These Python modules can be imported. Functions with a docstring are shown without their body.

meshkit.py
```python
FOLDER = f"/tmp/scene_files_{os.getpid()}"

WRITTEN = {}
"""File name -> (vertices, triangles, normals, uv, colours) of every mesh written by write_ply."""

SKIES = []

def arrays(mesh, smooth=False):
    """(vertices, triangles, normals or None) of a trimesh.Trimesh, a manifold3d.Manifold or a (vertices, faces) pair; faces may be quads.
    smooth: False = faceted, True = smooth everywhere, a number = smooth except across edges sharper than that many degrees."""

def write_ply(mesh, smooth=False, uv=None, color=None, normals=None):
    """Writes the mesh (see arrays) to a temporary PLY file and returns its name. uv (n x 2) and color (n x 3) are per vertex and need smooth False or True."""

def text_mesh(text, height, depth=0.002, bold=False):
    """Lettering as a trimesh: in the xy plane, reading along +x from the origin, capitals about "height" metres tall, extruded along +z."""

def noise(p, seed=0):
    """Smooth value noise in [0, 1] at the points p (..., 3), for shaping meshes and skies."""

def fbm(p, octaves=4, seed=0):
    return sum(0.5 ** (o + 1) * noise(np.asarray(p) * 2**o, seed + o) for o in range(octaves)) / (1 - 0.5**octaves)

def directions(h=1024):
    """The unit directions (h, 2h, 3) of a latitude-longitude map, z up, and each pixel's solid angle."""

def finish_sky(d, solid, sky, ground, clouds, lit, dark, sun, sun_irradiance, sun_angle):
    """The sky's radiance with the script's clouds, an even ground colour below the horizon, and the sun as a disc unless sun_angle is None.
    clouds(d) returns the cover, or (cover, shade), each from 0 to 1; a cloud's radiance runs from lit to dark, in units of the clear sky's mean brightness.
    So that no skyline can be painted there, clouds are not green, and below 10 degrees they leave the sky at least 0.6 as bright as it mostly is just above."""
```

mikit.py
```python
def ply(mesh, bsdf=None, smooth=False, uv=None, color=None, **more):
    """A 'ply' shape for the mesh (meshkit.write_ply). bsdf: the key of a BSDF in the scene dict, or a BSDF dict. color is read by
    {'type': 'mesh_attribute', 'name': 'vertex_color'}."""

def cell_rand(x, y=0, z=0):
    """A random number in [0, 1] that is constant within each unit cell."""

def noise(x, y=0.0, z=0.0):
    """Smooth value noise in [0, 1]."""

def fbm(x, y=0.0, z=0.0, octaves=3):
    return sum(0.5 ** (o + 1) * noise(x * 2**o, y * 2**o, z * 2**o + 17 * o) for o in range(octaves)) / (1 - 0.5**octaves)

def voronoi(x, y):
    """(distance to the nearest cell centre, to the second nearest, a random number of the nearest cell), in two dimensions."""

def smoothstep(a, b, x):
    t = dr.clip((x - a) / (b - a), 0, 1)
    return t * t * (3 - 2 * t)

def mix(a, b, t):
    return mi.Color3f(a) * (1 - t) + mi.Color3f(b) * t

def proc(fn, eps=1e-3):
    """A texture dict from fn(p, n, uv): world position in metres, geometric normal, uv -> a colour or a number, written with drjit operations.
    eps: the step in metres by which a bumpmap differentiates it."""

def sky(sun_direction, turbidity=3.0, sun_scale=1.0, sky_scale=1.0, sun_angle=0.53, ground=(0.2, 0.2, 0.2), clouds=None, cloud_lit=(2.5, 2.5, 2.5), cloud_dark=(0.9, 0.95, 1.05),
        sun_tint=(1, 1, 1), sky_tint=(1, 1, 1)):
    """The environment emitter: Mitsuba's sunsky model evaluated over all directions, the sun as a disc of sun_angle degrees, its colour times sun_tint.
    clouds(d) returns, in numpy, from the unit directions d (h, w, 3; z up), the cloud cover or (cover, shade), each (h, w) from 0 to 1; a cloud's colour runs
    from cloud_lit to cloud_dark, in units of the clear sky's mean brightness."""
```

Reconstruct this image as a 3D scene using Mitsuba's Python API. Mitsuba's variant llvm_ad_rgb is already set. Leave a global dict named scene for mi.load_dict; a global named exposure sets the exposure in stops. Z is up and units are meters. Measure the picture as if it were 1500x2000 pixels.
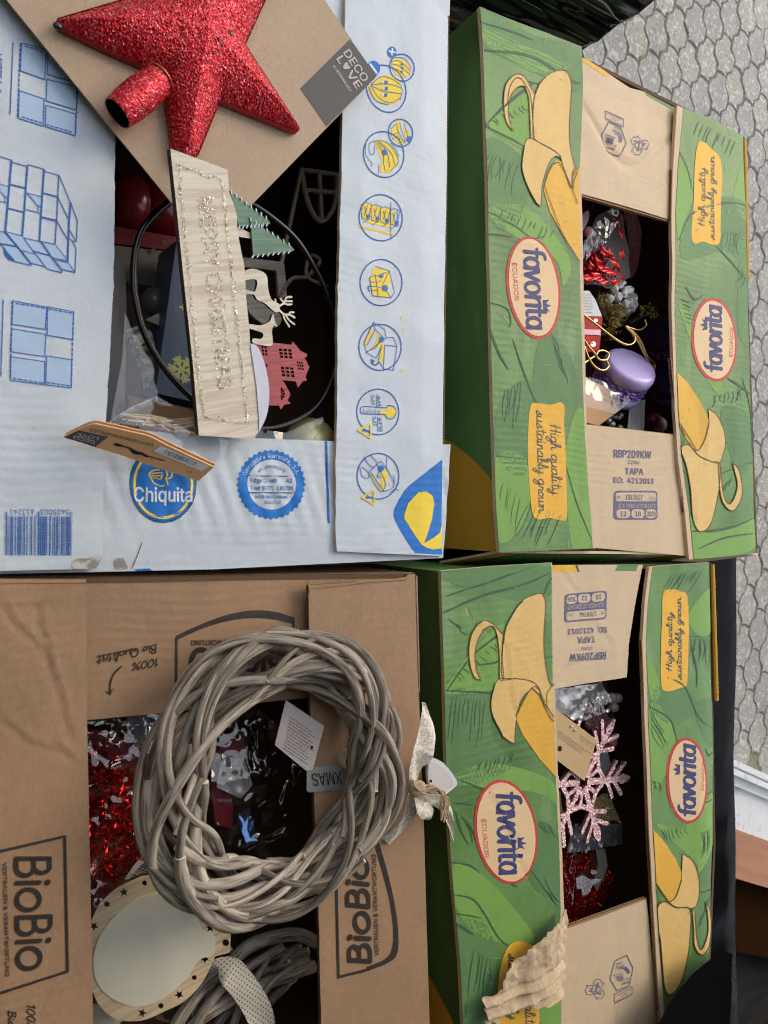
import warnings; warnings.filterwarnings('ignore')
import math, random, numpy as np, trimesh, shapely, mitsuba as mi, mikit, meshkit
import drjit as dr
from shapely.geometry import Polygon, LineString, Point
from shapely import affinity
from shapely.ops import unary_union
from scipy.spatial import Delaunay
from mikit import ply, proc, noise, fbm, voronoi, cell_rand, smoothstep, mix

# ---------------------------------------------------------------- camera, sky, exposure
scene, labels = {}, {}
TILT, FOC = math.radians(33), 1387.0
CAM = np.array([0, 0, .78])
CD = np.array([math.sin(TILT), 0, -math.cos(TILT)])
CR = np.array([math.cos(TILT), 0, math.sin(TILT)])
CU = np.array([0, 1.0, 0])
scene['camera'] = {'type': 'thinlens', 'fov': math.degrees(2 * math.atan(750 / FOC)), 'fov_axis': 'x', 'aperture_radius': .0009, 'focus_distance': .76,
                   'near_clip': .05, 'far_clip': 60, 'to_world': mi.ScalarTransform4f().look_at(CAM.tolist(), (CAM + CD).tolist(), CU.tolist())}
scene['daylight'] = mikit.sky([.75, .5, .72], turbidity=3, sun_scale=.22, sun_angle=34, clouds=lambda d: 1.0, cloud_lit=(2.3, 2.45, 2.7), cloud_dark=(1.2, 1.25, 1.4), ground=(.25, .25, .24))
exposure = 2.5

# ---------------------------------------------------------------- helpers
def ray(x, y): return CD + (np.asarray(x, float)[..., None] - 750) / FOC * CR - (np.asarray(y, float)[..., None] - 1000) / FOC * CU
def at(x, y, z):
    "the point at height z that stands at photo position (x, y)"
    v = ray(x, y)
    return CAM + v * ((z - CAM[2]) / v[..., 2])[..., None]
def S(r, g, b, k=1.0):
    "0..255 display colour -> linear"
    v = np.array([r, g, b]) / 255.0
    return (np.where(v < .04045, v / 12.92, ((v + .055) / 1.055) ** 2.4) * k).tolist()
def norm(v): v = np.asarray(v, float); return v / np.linalg.norm(v)
def uniq(key):
    if key not in scene and key not in taken: return key
    n = 1
    while f'{key}_{n:03d}' in scene or f'{key}_{n:03d}' in taken: n += 1
    return f'{key}_{n:03d}'
taken = set()
def thing(name, label, cat, group=None):
    k = uniq(name); taken.add(k); labels[k] = {'label': label, 'category': cat}
    if group: labels[k]['group'] = group
    return k
def obj(parent, name, mesh, bsdf, smooth=False, label=None, **kw):
    k = uniq(f'{parent}__{name}' if parent else name)
    scene[k] = ply(mesh, bsdf, smooth, **kw)
    if label: labels[k] = {'label': label}
    return k
def single(name, label, cat, mesh, bsdf, smooth=False, group=None, **kw):
    k = obj(None, name, mesh, bsdf, smooth, **kw)
    labels[k] = {'label': label, 'category': cat}
    if group: labels[k]['group'] = group
    return k
def struct(name, mesh, bsdf, smooth=False, kind='structure', label=None):
    k = obj(None, name, mesh, bsdf, smooth); labels[k] = {'kind': kind}
    if label: labels[k]['label'] = label
    return k
def cat(ms):
    ms = [m for m in ms if m is not None and len(m.faces)]
    return trimesh.util.concatenate(ms) if len(ms) > 1 else ms[0]
def crv(pts, n=6, closed=False):
    "Catmull-Rom through the points"
    p = np.asarray(pts, float)
    if len(p) < 3: return p
    q = np.vstack([p[-1], p, p[:2]]) if closed else np.vstack([2 * p[0] - p[1], p, 2 * p[-1] - p[-2]])
    out = []
    for i in range(len(q) - 3):
        a, b, c, d = q[i:i + 4]
        for t in np.arange(n) / n:
            out.append(.5 * (2 * b + (c - a) * t + (2 * a - 5 * b + 4 * c - d) * t * t + (3 * b - a - 3 * c + d) * t ** 3))
    if not closed: out.append(p[-1])
    return np.array(out)
def polys(g): return [x for x in getattr(g, 'geoms', [g]) if x.geom_type == 'Polygon' and x.area > 1e-10]
def tri2(poly, res):
    V, F, k = [], [], 0
    for g in polys(poly):
        if g.area / g.length > .3 * res:
            s = g.segmentize(res * .7)
            b = np.vstack([np.array(r.coords)[:-1] for r in [s.exterior, *s.interiors]])
            x0, y0, x1, y1 = g.bounds
            gx, gy = np.meshgrid(np.arange(x0, x1, res), np.arange(y0, y1, res))
            gx = gx + (np.arange(gx.shape[0]) % 2)[:, None] * res * .5
            gp = np.c_[gx.ravel(), gy.ravel()]
            gi = g.buffer(-.4 * res)
            gp = gp[shapely.contains_xy(gi, gp[:, 0], gp[:, 1])] if not gi.is_empty else gp[:0]
            p = np.vstack([b, gp]); f = Delaunay(p - p.mean(0)).simplices
            c = p[f].mean(1); f = f[shapely.contains_xy(g.buffer(1e-7), c[:, 0], c[:, 1])]
        else:
            p, f = trimesh.creation.triangulate_polygon(g.segmentize(res), engine='earcut')
        a = np.cross(p[f[:, 1]] - p[f[:, 0]], p[f[:, 2]] - p[f[:, 0]])
        f = f[np.abs(a) > 1e-14]; a = a[np.abs(a) > 1e-14]
        f = np.where((a < 0)[:, None], f[:, ::-1], f)
        V.append(p); F.append(f + k); k += len(p)
    if not V: return np.zeros((0, 2)), np.zeros((0, 3), int)
    return np.vstack(V), np.vstack(F)
class Panel:
    "a plane with its own axes, slightly uneven; photo positions and metres both map onto it"
    def __init__(s, O, U, V, disp=None):
        s.O = np.asarray(O, float); s.U = norm(U); V = np.asarray(V, float); s.V = norm(V - s.U * (V @ s.U)); s.N = np.cross(s.U, s.V); s.disp = disp
    def uv(s, pts):
        p = np.atleast_2d(np.asarray(pts, float)); v = ray(p[:, 0], p[:, 1])
        w = CAM + v * (((s.O - CAM) @ s.N) / (v @ s.N))[:, None] - s.O
        return np.c_[w @ s.U, w @ s.V]
    def pt(s, uv, h=0.0):
        uv = np.atleast_2d(uv); hh = np.zeros(len(uv)) + h
        if s.disp is not None: hh = hh + s.disp(uv)
        return s.O + uv[:, :1] * s.U + uv[:, 1:] * s.V + hh[:, None] * s.N
    def px(s, pts): return Polygon(s.uv(pts)).buffer(0)
    def sc(s, p): # metres per photo pixel
        q = s.uv([p, (p[0], p[1] + 4), (p[0] + 4, p[1])]); return (np.linalg.norm(q[1] - q[0]) + np.linalg.norm(q[2] - q[0])) / 8
    def sheet(s, poly, h=0.0, res=.004):
        p, f = tri2(poly, res); return trimesh.Trimesh(s.pt(p, h), f, process=False)
    def slab(s, poly, h0, h1, res=.004, top=True):
        ms = []
        p, f = tri2(poly, res)
        if top: ms.append(trimesh.Trimesh(s.pt(p, h1), f, process=False))
        ms.append(trimesh.Trimesh(s.pt(p, h0), f[:, ::-1], process=False))
        for g in polys(poly):
            g = shapely.geometry.polygon.orient(g).segmentize(res * .7)
            for r in [g.exterior, *g.interiors]:
                c = np.array(r.coords); n = len(c)
                v = np.vstack([s.pt(c, h0), s.pt(c, h1)]); i = np.arange(n - 1)
                ms.append(trimesh.Trimesh(v, np.vstack([np.c_[i, i + 1, i + 1 + n], np.c_[i, i + 1 + n, i + n]]), process=False))
        return cat(ms)
def flat(z, **k): return Panel([0, 0, z], [1, 0, 0], [0, 1, 0], **k)
def plane3(a, b, c, **k):
    "the plane through three (x, y, z): photo position and height"
    p = [at(*q) for q in (a, b, c)]; P = Panel(p[0], p[1] - p[0], p[2] - p[0], **k)
    if P.N[2] < 0: P = Panel(p[0], p[2] - p[0], p[1] - p[0], **k)
    return P
def segd(p, line):
    d = np.full(len(p), 9.0); l = np.asarray(line)
    for a, b in zip(l[:-1], l[1:]):
        t = np.clip(((p - a) @ (b - a)) / max((b - a) @ (b - a), 1e-12), 0, 1)
        d = np.minimum(d, np.linalg.norm(p - a - t[:, None] * (b - a), axis=1))
    return d
def bumpy(seed, amp=.0008, wl=.05, extra=None):
    def f(uv):
        q = np.c_[uv / wl, np.full(len(uv), seed * 3.7)]
        h = (meshkit.fbm(q, 3, seed) - .5) * 2 * amp
        return h + extra(uv) if extra else h
    return f

# prints: flat ink on a panel, gathered by (part, ink)
class Print:
    def __init__(s, P, holder, clip=None, base=.0006): s.P, s.holder, s.items, s.clip, s.base = P, holder, {}, clip, base
    def add(s, name, ink, g, lv=0):
        if isinstance(g, (list, np.ndarray)): g = s.P.px(g)
        if s.clip is not None: g = g.intersection(s.clip)
        s.items.setdefault((name, ink, lv), []).append(g)
    def ln(s, name, ink, pts, w, lv=1, smooth=True, closed=False):
        c = crv(pts, 6, closed) if smooth else np.asarray(pts, float)
        q = s.P.uv(c); k = s.P.sc(c[len(c) // 2])
        if closed: q = np.vstack([q, q[:1]])
        s.add(name, ink, LineString(q).buffer(w * k / 2, 4), lv)
    def taper(s, name, ink, pts, w, lv=1):
        c = crv(pts, 6); q = s.P.uv(c); k = s.P.sc(c[0]) * w / 2
        t = np.gradient(q, axis=0); nn = np.c_[-t[:, 1], t[:, 0]] / np.maximum(np.linalg.norm(t, axis=1), 1e-9)[:, None]
        ww = k * np.sqrt(np.clip(np.sin(np.linspace(.06, .97, len(q)) * np.pi), 0, 1))[:, None]
        s.add(name, ink, Polygon(np.vstack([q + nn * ww, (q - nn * ww)[::-1]])).buffer(0), lv)
    def el(s, name, ink, c, rx, ry, ang=0, lv=0, ring=None):
        a = np.linspace(0, 2 * np.pi, 64)[:-1]; ca, sa = math.cos(math.radians(ang)), math.sin(math.radians(ang))
        x, y = rx * np.cos(a), ry * np.sin(a)
        p = np.c_[c[0] + x * ca - y * sa, c[1] + x * sa + y * ca]
        if ring: s.ln(name, ink, p, ring, lv, smooth=False, closed=True)
        else: s.add(name, ink, p, lv)
    def text(s, name, ink, t, a, b, c, bold=False, lv=1):
        A, B, C = s.P.uv([a, b, c])
        p, f = glyphs(t, bold)
        q = A + p[:, :1] * (B - A) + p[:, 1:] * (C - A)
        aa = np.cross(q[f[:, 1]] - q[f[:, 0]], q[f[:, 2]] - q[f[:, 0]])
        f = np.where((aa < 0)[:, None], f[:, ::-1], f)
        s.items.setdefault((name, ink, lv), []).append((q, f))
    def hand(s, name, ink, t, a, b, c, w, font='script', slant=.15, lv=1):
        "single-line lettering drawn with a pen of w px"
        A, B, C = s.P.uv([a, b, c]); ls, W = pen(t, font)
        k = s.P.sc(a) * w / 2
        for l in ls:
            l = np.asarray(l, float); x = (l[:, 0] + slant * l[:, 1]) / W
            q = A + x[:, None] * (B - A) + l[:, 1:] * (C - A)
            g = LineString(q).buffer(k, 3) if len(q) > 1 else Point(q[0]).buffer(k * 1.3)
            s.add(name, ink, g, lv)
    def done(s):
        for (name, ink, lv), gs in s.items.items():
            h = s.base + .0003 * lv; ms = []
            shp = [g for g in gs if not isinstance(g, tuple)]
            if shp:
                u = unary_union(shp)
                if name in COUNTED:
                    for g in polys(u): obj(s.holder, name, s.P.sheet(g.simplify(5e-5), h, .004), ink, True)
                elif u.area > 0: ms.append(s.P.sheet(u.simplify(5e-5), h, .004))
            for g in gs:
                if isinstance(g, tuple): ms.append(trimesh.Trimesh(s.P.pt(g[0], h), g[1], process=False))
            ms = [m for m in ms if len(m.faces)]
            if ms: obj(s.holder, name, cat(ms), ink, True)
_gl = {}
COUNTED = {'leaf', 'diagram_fill', 'torn_patch', 'date_field', 'oval_band', 'warning_triangle', 'banana', 'banana_peel', 'edge_print', 'ink_spot', 'icon_dot', 'crown', 'frame', 'arrow', 'icon_sign', 'icon_colour', 'leaf_vein', 'scuff'}
def glyphs(t, bold):
    if (t, bold) not in _gl:
        m = meshkit.text_mesh(t, 1.0, .05, bold); v, f = np.array(m.vertices), np.array(m.faces)
        f = f[(v[f][:, :, 2] > .04).all(1)]; u, inv = np.unique(f, return_inverse=True); v = v[u][:, :2]
        x0, x1 = v[:, 0].min(), v[:, 0].max()
        _gl[t, bold] = (np.c_[(v[:, 0] - x0) / (x1 - x0), v[:, 1]], inv.reshape(-1, 3))
    return _gl[t, bold]
SC = {
 'a': (.55, [[(.42,.42),(.25,.5),(.05,.35),(.05,.1),(.2,0),(.38,.15),(.42,.48)], [(.42,.48),(.42,.1),(.5,0),(.6,.1)]]),
 't': (.38, [[(.2,.9),(.18,.1),(.28,0),(.4,.1)], [(.02,.6),(.38,.64)]]),
 's': (.42, [[(0,.05),(.2,.35),(.25,.52),(.32,.2),(.2,0),(.05,.05)], [(.3,.1),(.45,.1)]]),
 'u': (.5, [[(.02,.48),(.04,.1),(.15,0),(.32,.15),(.36,.48)], [(.36,.48),(.36,.1),(.45,0),(.55,.1)]]),
 'i': (.25, [[(.05,.48),(.05,.1),(.13,0),(.25,.12)], [(.07,.72),(.09,.75)]]),
 'n': (.48, [[(.05,.48),(.05,0)], [(.05,.25),(.2,.48),(.32,.4),(.33,.1),(.4,0),(.52,.1)]]),
 'b': (.42, [[(.05,.2),(.2,.8),(.18,1.),(.08,.9),(.06,.1),(.2,0),(.35,.15),(.3,.4),(.12,.35)]]),
 'l': (.27, [[(.02,.15),(.2,.75),(.17,1.),(.08,.9),(.07,.12),(.15,0),(.28,.12)]]),
 'y': (.48, [[(.02,.48),(.05,.12),(.17,.05),(.33,.2),(.37,.48)], [(.37,.48),(.34,-.2),(.2,-.48),(.08,-.3),(.3,-.05),(.5,.1)]]),
 'g': (.5, [[(.4,.42),(.22,.5),(.05,.35),(.06,.1),(.2,.02),(.37,.18),(.4,.48)], [(.4,.48),(.37,-.2),(.22,-.48),(.08,-.32),(.3,-.05),(.52,.1)]]),
 'q': (.52, [[(.4,.42),(.22,.5),(.05,.35),(.06,.1),(.2,.02),(.37,.18),(.4,.48)], [(.4,.48),(.38,-.45),(.5,-.2),(.55,.05)]]),
 'r': (.42, [[(.03,.1),(.15,.5),(.2,.42),(.33,.42),(.3,.1),(.38,0),(.48,.1)]]),
 'o': (.46, [[(.22,.5),(.05,.3),(.1,.03),(.3,.05),(.36,.3),(.22,.5),(.3,.4),(.5,.42)]]),
 'w': (.62, [[(.02,.48),(.06,.08),(.16,0),(.28,.12),(.3,.45)], [(.3,.45),(.33,.08),(.45,0),(.56,.15),(.56,.48),(.66,.42)]]),
 'H': (.6, [[(.1,1),(.06,0)], [(.45,1),(.42,0)], [(-.05,.45),(.2,.55),(.55,.5)]]),
 'h': (.47, [[(.02,.15),(.2,.8),(.16,1.),(.08,.9),(.06,0)], [(.06,.25),(.2,.47),(.31,.38),(.32,.1),(.4,0),(.5,.1)]]),
 'B': (.6, [[(.1,0),(.1,1)], [(.02,.95),(.35,1),(.45,.8),(.3,.55),(.1,.52)], [(.3,.54),(.5,.35),(.4,.05),(.05,0)]]),
 'Q': (.75, [[(.35,1),(.08,.75),(.08,.25),(.32,0),(.6,.2),(.62,.7),(.4,.98),(.25,.9)], [(.3,.3),(.45,.1),(.7,-.08)]]),
 'ä': (.55, [[(.42,.42),(.25,.5),(.05,.35),(.05,.1),(.2,0),(.38,.15),(.42,.48)], [(.42,.48),(.42,.1),(.5,0),(.6,.1)], [(.15,.7),(.15,.75)], [(.36,.7),(.36,.75)]]),
 '1': (.35, [[(.05,.75),(.2,1)], [(.2,1),(.2,0)]]), '0': (.55, [[(.25,1),(.05,.6),(.1,.1),(.28,0),(.45,.35),(.42,.85),(.25,1)]]),
 '%': (.7, [[(.6,1),(.05,0)], [(.15,1),(.04,.8),(.15,.6),(.26,.8),(.15,1)], [(.5,.4),(.38,.2),(.5,0),(.62,.2),(.5,.4)]]), ' ': (.35, [])}
def ring(cx, cy, rx, ry, a0=0, a1=360): a = np.radians(np.linspace(a0, a1, 25)); return np.c_[cx + rx * np.cos(a), cy + ry * np.sin(a)].tolist()
LG = {'f': (.42, [ring(.39, .82, .2, .2, 75, 180) + [(.19, 0)], [(.02,.62),(.4,.62)]]), 'a': (.66, [ring(.3,.34,.24,.33), [(.54,.68),(.54,0)]]), 'v': (.54, [[(.02,.68),(.22,.02)], [(.22,.02),(.46,.68)]]),
 'o': (.64, [ring(.3,.34,.26,.34)]), 'r': (.42, [[(.1,.68),(.1,0)], [(.1,.4),(.2,.6),(.38,.65)]]), 'i': (.22, [[(.1,.68),(.1,0)]]), 't': (.42, [[(.16,.95),(.16,.15),(.26,.02),(.38,.03)], [(0,.64),(.36,.64)]])}
BB = {'B': (.78, [[(.1,0),(.1,1)], [(.1,1),(.36,1)], ring(.36,.76,.22,.24,90,-90) + [(.1,.52)], ring(.4,.26,.26,.26,90,-90) + [(.1,0)]]), 'i': (.3, [[(.12,.68),(.12,0)], [(.12,.93)]]), 'o': (.86, [ring(.38,.34,.34,.34)])}
_pen = {}
def pen(t, font):
    if (t, font) not in _pen:
        F = dict(script=SC, logo=LG, block=BB)[font]; x, out = 0, []
        for ch in t:
            w, st = F[ch]
            for l in st:
                c = crv(l, 5) if 2 < len(l) < 20 else np.asarray(l, float)
                out.append(c + [x, 0])
            x += w
        _pen[t, font] = (out, x)
    return _pen[t, font]
def cr(ox, oy, s): return lambda pts: [(ox + x / s, oy + y / s) for x, y in pts]

def tube(path, r, n=8, cap=True):
    "round bar along a path; r a number or one per point. Returns mesh, uv (around, along)"
    p = np.asarray(path, float); r = np.zeros(len(p)) + r
    t = norm_rows(np.gradient(p, axis=0)); a = np.array([0, 0, 1.0]) if abs(t[0][2]) < .9 else np.array([1.0, 0, 0])
    e = norm(np.cross(t[0], a)); V = []; ang = np.arange(n) / n * 2 * np.pi
    for i in range(len(p)):
        e = norm(e - t[i] * (e @ t[i])); b = np.cross(t[i], e)
        V.append(p[i] + r[i] * (np.cos(ang)[:, None] * e + np.sin(ang)[:, None] * b))
    V = np.vstack(V); F = []; m = len(p)
    i, j = np.meshgrid(np.arange(m - 1), np.arange(n), indexing='ij'); k = (j + 1) % n
    A, B, C, D = i * n + j, i * n + k, (i + 1) * n + k, (i + 1) * n + j
    F = np.vstack([np.c_[A.ravel(), B.ravel(), C.ravel()], np.c_[A.ravel(), C.ravel(), D.ravel()]])
    s = np.r_[0, np.cumsum(np.linalg.norm(np.diff(p, axis=0), axis=1))]
    if cap:
        V = np.vstack([V, p[0], p[-1]]); c0, c1 = m * n, m * n + 1; j = np.arange(n); k = (j + 1) % n
        F = np.vstack([F, np.c_[k, j, np.full(n, c0)], np.c_[(m - 1) * n + j, (m - 1) * n + k, np.full(n, c1)]])
    return trimesh.Trimesh(V, F, process=False)
def norm_rows(v): return v / np.maximum(np.linalg.norm(v, axis=1, keepdims=True), 1e-12)
def box(lo, hi, bev=0):
    m = trimesh.creation.box(bounds=[lo, hi]); return m
def ball(c, r, sub=3, sq=(1, 1, 1)):
    m = trimesh.creation.icosphere(sub, 1.0); m.vertices = m.vertices * r * np.array(sq) + c; return m
def grid_mesh(P, close=False):
    "quads over an (a, b, 3) array of points"
    a, b = P.shape[:2]; i, j = np.meshgrid(np.arange(a - 1), np.arange(b - 1), indexing='ij'); q = (i * b + j).ravel()
    return trimesh.Trimesh(P.reshape(-1, 3), np.vstack([np.c_[q, q + b, q + b + 1], np.c_[q, q + b + 1, q + 1]]), process=False)

# ---------------------------------------------------------------- materials
def pr(col, rough=.6, **k):
    d = {'type': 'principled', 'base_color': col if isinstance(col, dict) else {'type': 'rgb', 'value': col}, 'roughness': rough, **k}
    return d
def two(d): return {'type': 'twosided', 'bsdf': d}
def mat(name, d): scene[name] = d; return name
def rib(p, n, uv): # corrugation showing through the liner, and its small dents
    w = fbm(p.x * 9, p.y * 9, p.z * 9) * .02
    return dr.sin((p.y + w) * 840) * .00011 * smoothstep(.25, .7, fbm(p.x * 14 + 5, p.y * 14, p.z * 14)) + fbm(p.x * 130, p.y * 130, p.z * 130) * .00035
RIB = proc(rib, .0012)
def card(col, rough=.62, spec=.35): return two({'type': 'bumpmap', 'arbitrary': RIB, 'scale': 1.0, 'bsdf': pr(col, rough, specular=spec)})
def kraft_fn(base, seed, amt=.3):
    def f(p, n, uv):
        a = fbm(p.x * 55 + seed, p.y * 22, p.z * 55) - .5
        b = noise(p.x * 900, p.y * 380, p.z * 900) - .5
        c = fbm(p.x * 9 + seed, p.y * 9, p.z * 9) - .5
        return mi.Color3f(*base) * (1 + amt * (a * .6 + b * .45 + c * .7))
    return f
mat('white_card', card(proc(kraft_fn((.50, .565, .64), 3, .16)), .5, .4))
mat('brown_kraft', card(proc(kraft_fn((.325, .203, .122), 11, .36))))
mat('pale_kraft', card(proc(kraft_fn((.585, .45, .30), 17, .2))))
mat('cut_kraft', two(pr(S(150, 118, 84), .8)))
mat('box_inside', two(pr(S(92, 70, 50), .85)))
def green_fn(p, n, uv):
    a = fbm(p.x * 13 + 2, p.y * 8, p.z * 13); b = noise(p.x * 500, p.y * 500, p.z * 500) - .5
    c = mix((.076, .167, .047), (.13, .258, .075), smoothstep(.3, .7, a))
    h = noise(p.x * 1500, p.y * 1500, p.z * 1500) - .5
    s = smoothstep(.66, .8, fbm(p.x * 60, p.y * 16, p.z * 60)) * .22
    return mix(c * (1 + .16 * b + .12 * h), (.3, .38, .28), s)
mat('green_print', card(proc(green_fn), .5, .45))
def ink(name, rgb, k=1.0, rough=.55):
    c = S(*rgb, k)
    if name in ('leaf_light', 'leaf_dark', 'banana_yellow', 'banana_cream', 'patch_yellow', 'blue_solid'):
        def f(p, n, uv):
            return mi.Color3f(*c) * (.86 + .2 * fbm(p.x * 18, p.y * 6, p.z * 18) + .12 * noise(p.x * 700, p.y * 700, p.z * 700) - .12 * smoothstep(.6, .8, fbm(p.x * 40 + 7, p.y * 9, p.z * 40)))
        return mat(name, card(proc(f), rough, .35))
    return mat(name, card({'type': 'rgb', 'value': c}, rough, .35))
ink('leaf_light', (116, 158, 78)); ink('leaf_dark', (90, 128, 80)); ink('leaf_line', (62, 92, 68)); ink('banana_yellow', (216, 168, 62)); ink('banana_cream', (214, 180, 112))
ink('banana_line', (96, 76, 54)); ink('patch_yellow', (224, 172, 60)); ink('logo_cream', (218, 188, 148)); ink('logo_red', (192, 62, 60)); ink('logo_navy', (62, 66, 112)); ink('script_grey', (72, 84, 84))
ink('stamp_violet', (98, 96, 132)); ink('blue_ink', (40, 92, 168)); ink('blue_solid', (22, 108, 192)); ink('pale_blue', (164, 190, 220)); ink('yellow_ink', (226, 200, 62)); ink('black_ink', (52, 46, 42)); ink('white_ink', (212, 218, 224))
ink('side_yellow', (204, 156, 52)); ink('navy_teal', (24, 84, 130))
# ---------------------------------------------------------------- the setting: paving outside, threshold, dark room, table
GZ = -.6
def stone_fn(p, n, uv):
    a = noise(p.x * 120, p.y * 120, 1.0); b = noise(p.x * 260 + 9, p.y * 260, 2.0); c = fbm(p.x * 5, p.y * 5, 3.0) - .5
    k = smoothstep(.6, .85, a) * .42 - smoothstep(.6, .9, b) * .3 + c * .25
    lich = smoothstep(.66, .8, fbm(p.x * 24, p.y * 24, 6.0))
    return mix(mi.Color3f(.30, .29, .27) * (1 + 1.2 * k), (.29, .3, .22), lich * .4)
mat('stone_grey', two(pr(proc(stone_fn), .85)))
mat('stone_pale', two(pr(S(146, 150, 155), .8)))
def moss_fn(p, n, uv): return mix((.2, .19, .16), (.18, .2, .08), smoothstep(.4, .62, fbm(p.x * 7 + 3, p.y * 7, 5.0))) * (.6 + .8 * noise(p.x * 300, p.y * 300))
mat('joint_moss', two(pr(proc(moss_fn), .95)))
nd = norm([1, -.45, 0]); nn = norm([.45, 1, 0])           # along the doorway, and out of it
W0 = np.array([2.38, -.93, 0.0])
gb = struct('paving', grid_mesh(np.array([[W0 + nd * a + nn * b + [0, 0, GZ - .0058] for b in np.linspace(.03, 12, 12)] for a in np.linspace(-9, 9, 16)])), 'joint_moss')
labels[gb]['label'] = 'grey interlocking paving with mossy joints outside the doorway'
rng = np.random.default_rng(5)
# zigzag stones: two long edges bent like a stretched S, every one its own piece
SW, SL = .084, .142
def zig(t): return .0135 * max(-1, min(1, 1.9 * math.cos(2 * math.pi * t))) + .0016 * math.sin(4 * math.pi * t)
tt = np.linspace(0, 1, 25)
side = np.array([[zig(t), t * SL] for t in tt]); side_r = np.array([[SW + zig(t - .5), t * SL] for t in tt])
end = lambda t: .008 * math.sin(math.pi * t)
x0_, x1_ = zig(0), SW + zig(-.5); bot = np.array([[x0_ + (x1_ - x0_) * t, end(t)] for t in np.linspace(0, 1, 7)])
outline = np.vstack([bot[:-1], side_r[:-1], (bot + [0, SL])[::-1][:-1], side[::-1][:-1]])
g0 = Polygon(outline).buffer(-.001, 3).simplify(.0012); g1 = g0.buffer(-.003, 3).simplify(.001)
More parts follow.
